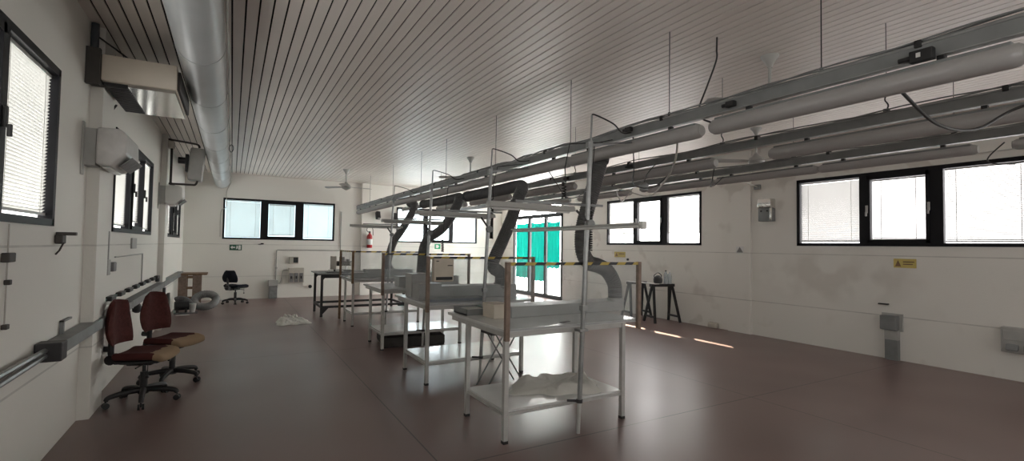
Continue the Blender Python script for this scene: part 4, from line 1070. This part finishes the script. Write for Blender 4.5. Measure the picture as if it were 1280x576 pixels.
for i, (a, b_, c, d, hh) in enumerate(PL):
    b_ = min(b_, ST[i][1]+0.28)
    t = Thing('extraction_box', ((a+b_)/2, (c+d)/2, ZTOP), pw[i], 'extraction box', 'grey extraction boxes on the workbenches')
    ph = 0.10 if i == 0 else 0.155
    t.part('casing', MB().b(a, b_, c, d, ZTOP, ZTOP+ph, 0.006), PLEN)
    t.part('lid', MB().b(a-0.004, b_+0.004, c-0.004, d+0.004, ZTOP+ph-0.005, ZTOP+ph+0.008, 0.003), PLEN)
    hx, hy = H[i][-1][0], H[i][-1][1]
    t.part('spigot', MB().cyl((hx, hy, ZTOP+ph-0.03), (hx, hy, max(ZTOP+ph+0.03, H[i][-1][2])), hr[i]+0.01, n=20), PLEN, True)

# things on the workbenches
def carton(x0, x1, y0, y1, z, h, m, label, cat='box', name='carton'):
    t = Thing(name, ((x0+x1)/2, (y0+y1)/2, z), label, cat)
    t.part('body', MB().b(x0, x1, y0, y1, z, z+h, 0.004), m)
    t.part('lid', MB().b(x0-0.003, x1+0.003, y0-0.003, y1+0.003, z+h-0.02, z+h+0.003, 0.003), m)
    return t
carton(2.12, 2.285, 3.97, 4.20, ZTOP, 0.13, CARD, 'cream carton at the left end of the nearest workbench')
t = Thing('metal_tray', (2.1, 4.42, ZTOP), 'flat grey tray on the nearest workbench, left of the cream carton', 'tray')
t.part('tray', MB().b(1.98, 2.24, 4.26, 4.58, ZTOP, ZTOP+0.012).b(1.98, 1.995, 4.26, 4.58, ZTOP, ZTOP+0.06).b(2.225, 2.24, 4.26, 4.58, ZTOP, ZTOP+0.06).b(1.98, 2.24, 4.26, 4.275, ZTOP, ZTOP+0.06).b(1.98, 2.24, 4.565, 4.58, ZTOP, ZTOP+0.06), GTRUNK)
t.part('insert', MB().b(2.0, 2.22, 4.28, 4.56, ZTOP+0.012, ZTOP+0.045), PVC)
tag(MB().box((2.62, 3.55, ZTOP+0.004), (0.13, 0.03, 0.006), Matrix.Rotation(0.3, 3, 'Z'), 0.002).build('scraper', BPLAST, None), 'small black scraper lying at the front of the nearest workbench', 'tool')
carton(1.99, 2.28, 5.66, 5.92, ZTOP, 0.20, PLEN, 'grey box on the left end of the second workbench')
carton(2.02, 2.26, 6.05, 6.30, ZTOP, 0.30, PLEN, 'taller grey box behind, on the second workbench')
t = Thing('parts_tray', (2.4, 5.5, ZTOP), 'low bluish-grey tray behind the second screen', 'tray')
t.part('tray', MB().b(2.05, 2.75, 5.42, 5.60, ZTOP, ZTOP+0.04, 0.004), mat('blue_grey_tray', (0.16, 0.19, 0.23), 0.5, 0, 0.15))
t.part('rim', MB().b(2.04, 2.76, 5.41, 5.61, ZTOP+0.035, ZTOP+0.045, 0.002), GTRUNK)
t = Thing('control_box', (2.13, 5.24, 1.3), 'beige control box with a dark slot, hung on the second screen', 'control box')
t.part('casing', MB().b(1.995, 2.235, 5.195, 5.2655, 1.19, 1.455, 0.006), CARD)
t.part('slot', MB().b(2.02, 2.22, 5.188, 5.196, 1.21, 1.245), BPLAST)
t.part('latch', MB().b(2.16, 2.22, 5.188, 5.196, 1.37, 1.38).b(2.02, 2.05, 5.188, 5.196, 1.42, 1.43), DSHAD)
carton(2.9, 3.2, 8.15, 8.35, ZTOP, 0.20, PLEN, 'grey box at the back of the third workbench')
carton(2.12, 2.42, 9.9, 10.2, ZTOP, 0.10, PLEN, 'low grey box on the farthest workbench')
crumpled('plastic_sheet', 2.76, 3.86, 0.266, 0.56, 0.40, 0.14, 'crumpled white plastic sheet on the lower shelf of the nearest workbench', 'plastic sheet', 5, fq=6)
t = Thing('foam_pad', (2.62, 7.9, 0), 'dark thick pad lying on the floor under the third workbench', 'pad')
t.part('pad', MB().box((2.62, 7.86, 0.085), (0.98, 0.80, 0.15), Matrix.Rotation(-0.12, 3, 'Z'), 0.02), CASEM, True)
t.part('base_board', MB().box((2.62, 7.86, 0.006), (0.96, 0.78, 0.012), Matrix.Rotation(-0.12, 3, 'Z')), BPLAST)
# folding stool behind the first bench
t = Thing('folding_stool', (2.75, 4.95, 0), 'thin-legged folding stool between the first two workbenches', 'stool')
t.part('seat', MB().b(2.55, 2.95, 4.82, 5.1, 0.60, 0.63, 0.006), DGREY)
for (a, b_) in (((2.50, 4.84, 0), (2.88, 4.84, 0.60)), ((3.0, 4.84, 0), (2.62, 4.84, 0.60)), ((2.50, 5.08, 0), (2.88, 5.08, 0.60)), ((3.0, 5.08, 0), (2.62, 5.08, 0.60))):
    t.part('leg', MB().cyl(a, b_, 0.009, n=8), GTRUNK, True)

# ------------------------------------------------------------------ dark bench at the back with machine on top
t = Thing('steel_bench', (2.65, 11.8, 0), 'long dark steel bench with a low rail, left behind the workbenches', 'table')
t.part('tabletop', MB().b(1.66, 3.66, 11.22, 12.42, 0.93, 0.955, 0.003), HOSE2)
for xx, yy in ((1.74, 11.3), (1.74, 12.3), (3.58, 11.3), (3.58, 12.3)):
    l = t.part('leg', MB().b(xx-0.025, xx+0.025, yy-0.025, yy+0.025, 0, 0.93), DGREY)
    t.part('gusset', MB().prism([(xx+0.02, 0.93), (xx+0.02, 0.80), (xx+0.12, 0.93)] if xx < 2 else [(xx-0.02, 0.93), (xx-0.02, 0.80), (xx-0.12, 0.93)], 'y', yy-0.004, yy+0.004), DGREY, parent=l)
mb = MB()
for yy in (11.3, 12.3): mb.b(1.74, 3.58, yy-0.02, yy+0.02, 0.19, 0.24)
for xx in (1.74, 3.58): mb.b(xx-0.02, xx+0.02, 11.3, 12.3, 0.19, 0.24)
mb.b(1.74, 3.58, 11.28, 11.31, 0.85, 0.93).b(1.74, 3.58, 12.29, 12.32, 0.85, 0.93)
for xx, sg in ((1.76, 1), (3.56, -1)): mb.prism([(xx, 0.19), (xx+sg*0.13, 0.19), (xx, 0.05)], 'y', 11.295, 11.305)
t.part('rail', mb, DGREY)
t = Thing('bench_press', (2.25, 12.0, 0.955), 'small cream and black bench press standing on the dark steel bench', 'machine')
t.part('base', MB().b(2.05, 2.52, 11.9, 12.12, 0.955, 1.0, 0.006), DGREY)
t.part('column', MB().b(2.03, 2.15, 11.93, 12.08, 1.0, 1.32, 0.01), BROWNP)
t.part('head', MB().b(2.15, 2.52, 11.92, 12.06, 1.09, 1.20, 0.015).cyl((2.28, 11.99, 1.2), (2.28, 11.99, 1.30), 0.06).cyl((2.42, 11.99, 1.2), (2.42, 11.99, 1.25), 0.04), DSHAD, True)
t.part('spindle', MB().cyl((2.38, 11.99, 1.0), (2.38, 11.99, 1.24), 0.025), CHROME, True)
t.part('handwheel', MB().cyl((2.5, 11.90, 1.14), (2.5, 11.93, 1.14), 0.05).cyl((2.5, 11.92, 1.14), (2.56, 11.92, 1.18), 0.01), BROWNP, True)
t = Thing('tool_tray', (2.1, 11.5, 0.955), 'small tray of parts on the dark bench before the press', 'tray')
t.part('tray', MB().b(1.85, 2.28, 11.40, 11.62, 0.955, 0.985, 0.004), GTRUNK)
t.part('contents', MB().b(1.9, 2.0, 11.44, 11.54, 0.985, 1.03, 0.01).b(2.06, 2.22, 11.45, 11.57, 0.985, 1.01, 0.01), WHITE)

# ------------------------------------------------------------------ trestles on the right
def trestle(cx, cy, ang, L, h, label):
    t = Thing('trestle', (cx, cy, 0), label, 'trestle', 'black trestles by the right wall')
    d = Vector((math.cos(ang), math.sin(ang), 0)); s = Vector((-d.y, d.x, 0)); c = Vector((cx, cy, 0))
    t.part('top_beam', MB().beam(c-d*L/2+Vector((0, 0, h-0.03)), c+d*L/2+Vector((0, 0, h-0.03)), 0.09, 0.06), BPLAST)
    for e in (-1, 1):
        for g in (-1, 1):
            a = c+d*(L/2-0.06)*e+s*0.03*g+Vector((0, 0, h-0.04)); b_ = c+d*(L/2+0.02)*e+s*0.21*g
            t.part('leg', MB().beam(a, b_, 0.042, 0.042), BPLAST)
        a = c+d*(L/2)*e+Vector((0, 0, 0.13))
        t.part('crossbar', MB().beam(a-s*0.18, a+s*0.18, 0.03, 0.04), BPLAST)
trestle(8.28, 7.62, math.radians(-12), 0.60, 0.835, 'black trestle carrying bottles beside the right wall')
trestle(8.30, 8.42, math.radians(-12), 0.50, 0.835, 'black trestle behind the one with bottles')
t = Thing('white_board', (8.15, 8.05, 0.835), 'thin pale board laid across the two black trestles', 'board')
t.part('board', MB().b(7.98, 8.12, 7.55, 8.5, 0.836, 0.848), PAPER)
t = Thing('metal_pot', (8.15, 7.64, 0.848), 'small dark pot on the trestle left of the bottles', 'pot')
t.part('body', MB().lathe([(0.07, 0), (0.095, 0.02), (0.10, 0.09), (0.085, 0.13), (0.05, 0.16), (0.02, 0.18)], (8.17, 7.64, 0.848), 20), DGREY, True)
t.part('handle', MB().tube(smooth_path([(8.08, 7.64, 0.97), (8.05, 7.64, 1.02), (8.17, 7.64, 1.08), (8.28, 7.64, 1.02), (8.26, 7.64, 0.97)], 5), 0.009, 8), DGREY, True)
def bottle(x, y, h, label, cap):
    t = Thing('plastic_bottle', (x, y, 0.835), label, 'bottle', 'clear bottles on the trestle')
    t.part('body', MB().lathe([(0.04, 0), (0.045, 0.01), (0.045, h*0.68), (0.03, h*0.80), (0.016, h*0.88), (0.016, h*0.93)], (x, y, 0.836), 18), BOTTLE, True)
    t.part('cap', MB().lathe([(0.018, h*0.92), (0.02, h*0.93), (0.02, h), (0.015, h)], (x, y, 0.836), 14), cap, True)
bottle(8.36, 7.59, 0.30, 'taller clear bottle with a dark cap on the black trestle', BPLAST)
bottle(8.46, 7.57, 0.28, 'clear bottle with a white cap on the black trestle', WHITE)
tag(MB().b(8.52, 8.545, 7.66, 7.68, 0.25, 0.83).build('wood_strip', DSHAD, None), 'thin dark strip leaning at the trestle with bottles', 'strip')

# ------------------------------------------------------------------ light and camera
sun = bpy.data.lights.new('sun', 'SUN'); sun.energy = 16.0; sun.angle = math.radians(0.8); sun.color = (1.0, 0.74, 0.55)
so = bpy.data.objects.new('sun', sun); COL.objects.link(so)
d = Vector((-1.42, -1.80, -1.80)).normalized()
so.rotation_euler = d.to_track_quat('-Z', 'Y').to_euler(); so.location = (15, 15, 12)
w = bpy.data.worlds.new('world'); S.world = w; w.use_nodes = True
w.node_tree.nodes['Background'].inputs['Color'].default_value = (0.75, 0.85, 1.0, 1)
w.node_tree.nodes['Background'].inputs['Strength'].default_value = 0.6

cam = bpy.data.cameras.new('camera'); co = bpy.data.objects.new('camera', cam); COL.objects.link(co)
R = Vector((0.8649868624884595, -0.5015500922719099, 0.015659906270779428))
U = Vector((-0.030639041638356374, -0.021639878629797278, 0.99929623474742))
F = Vector((0.500858240273487, 0.8648579193109851, 0.03408522488145994))
M = Matrix((R, U, -F)).transposed().to_4x4(); M.translation = Vector((0, 0, 1.6))
co.matrix_world = M
cam.sensor_fit = 'HORIZONTAL'; cam.sensor_width = 36.0; cam.lens = 36.0*603.8486337808539/1280.0
cam.clip_start = 0.05; cam.clip_end = 100
S.camera = co
S.view_settings.view_transform = 'Standard'; S.view_settings.look = 'None'
S.view_settings.gamma = 1.0; S.view_settings.use_curve_mapping = False
S.view_settings.exposure = 0.45
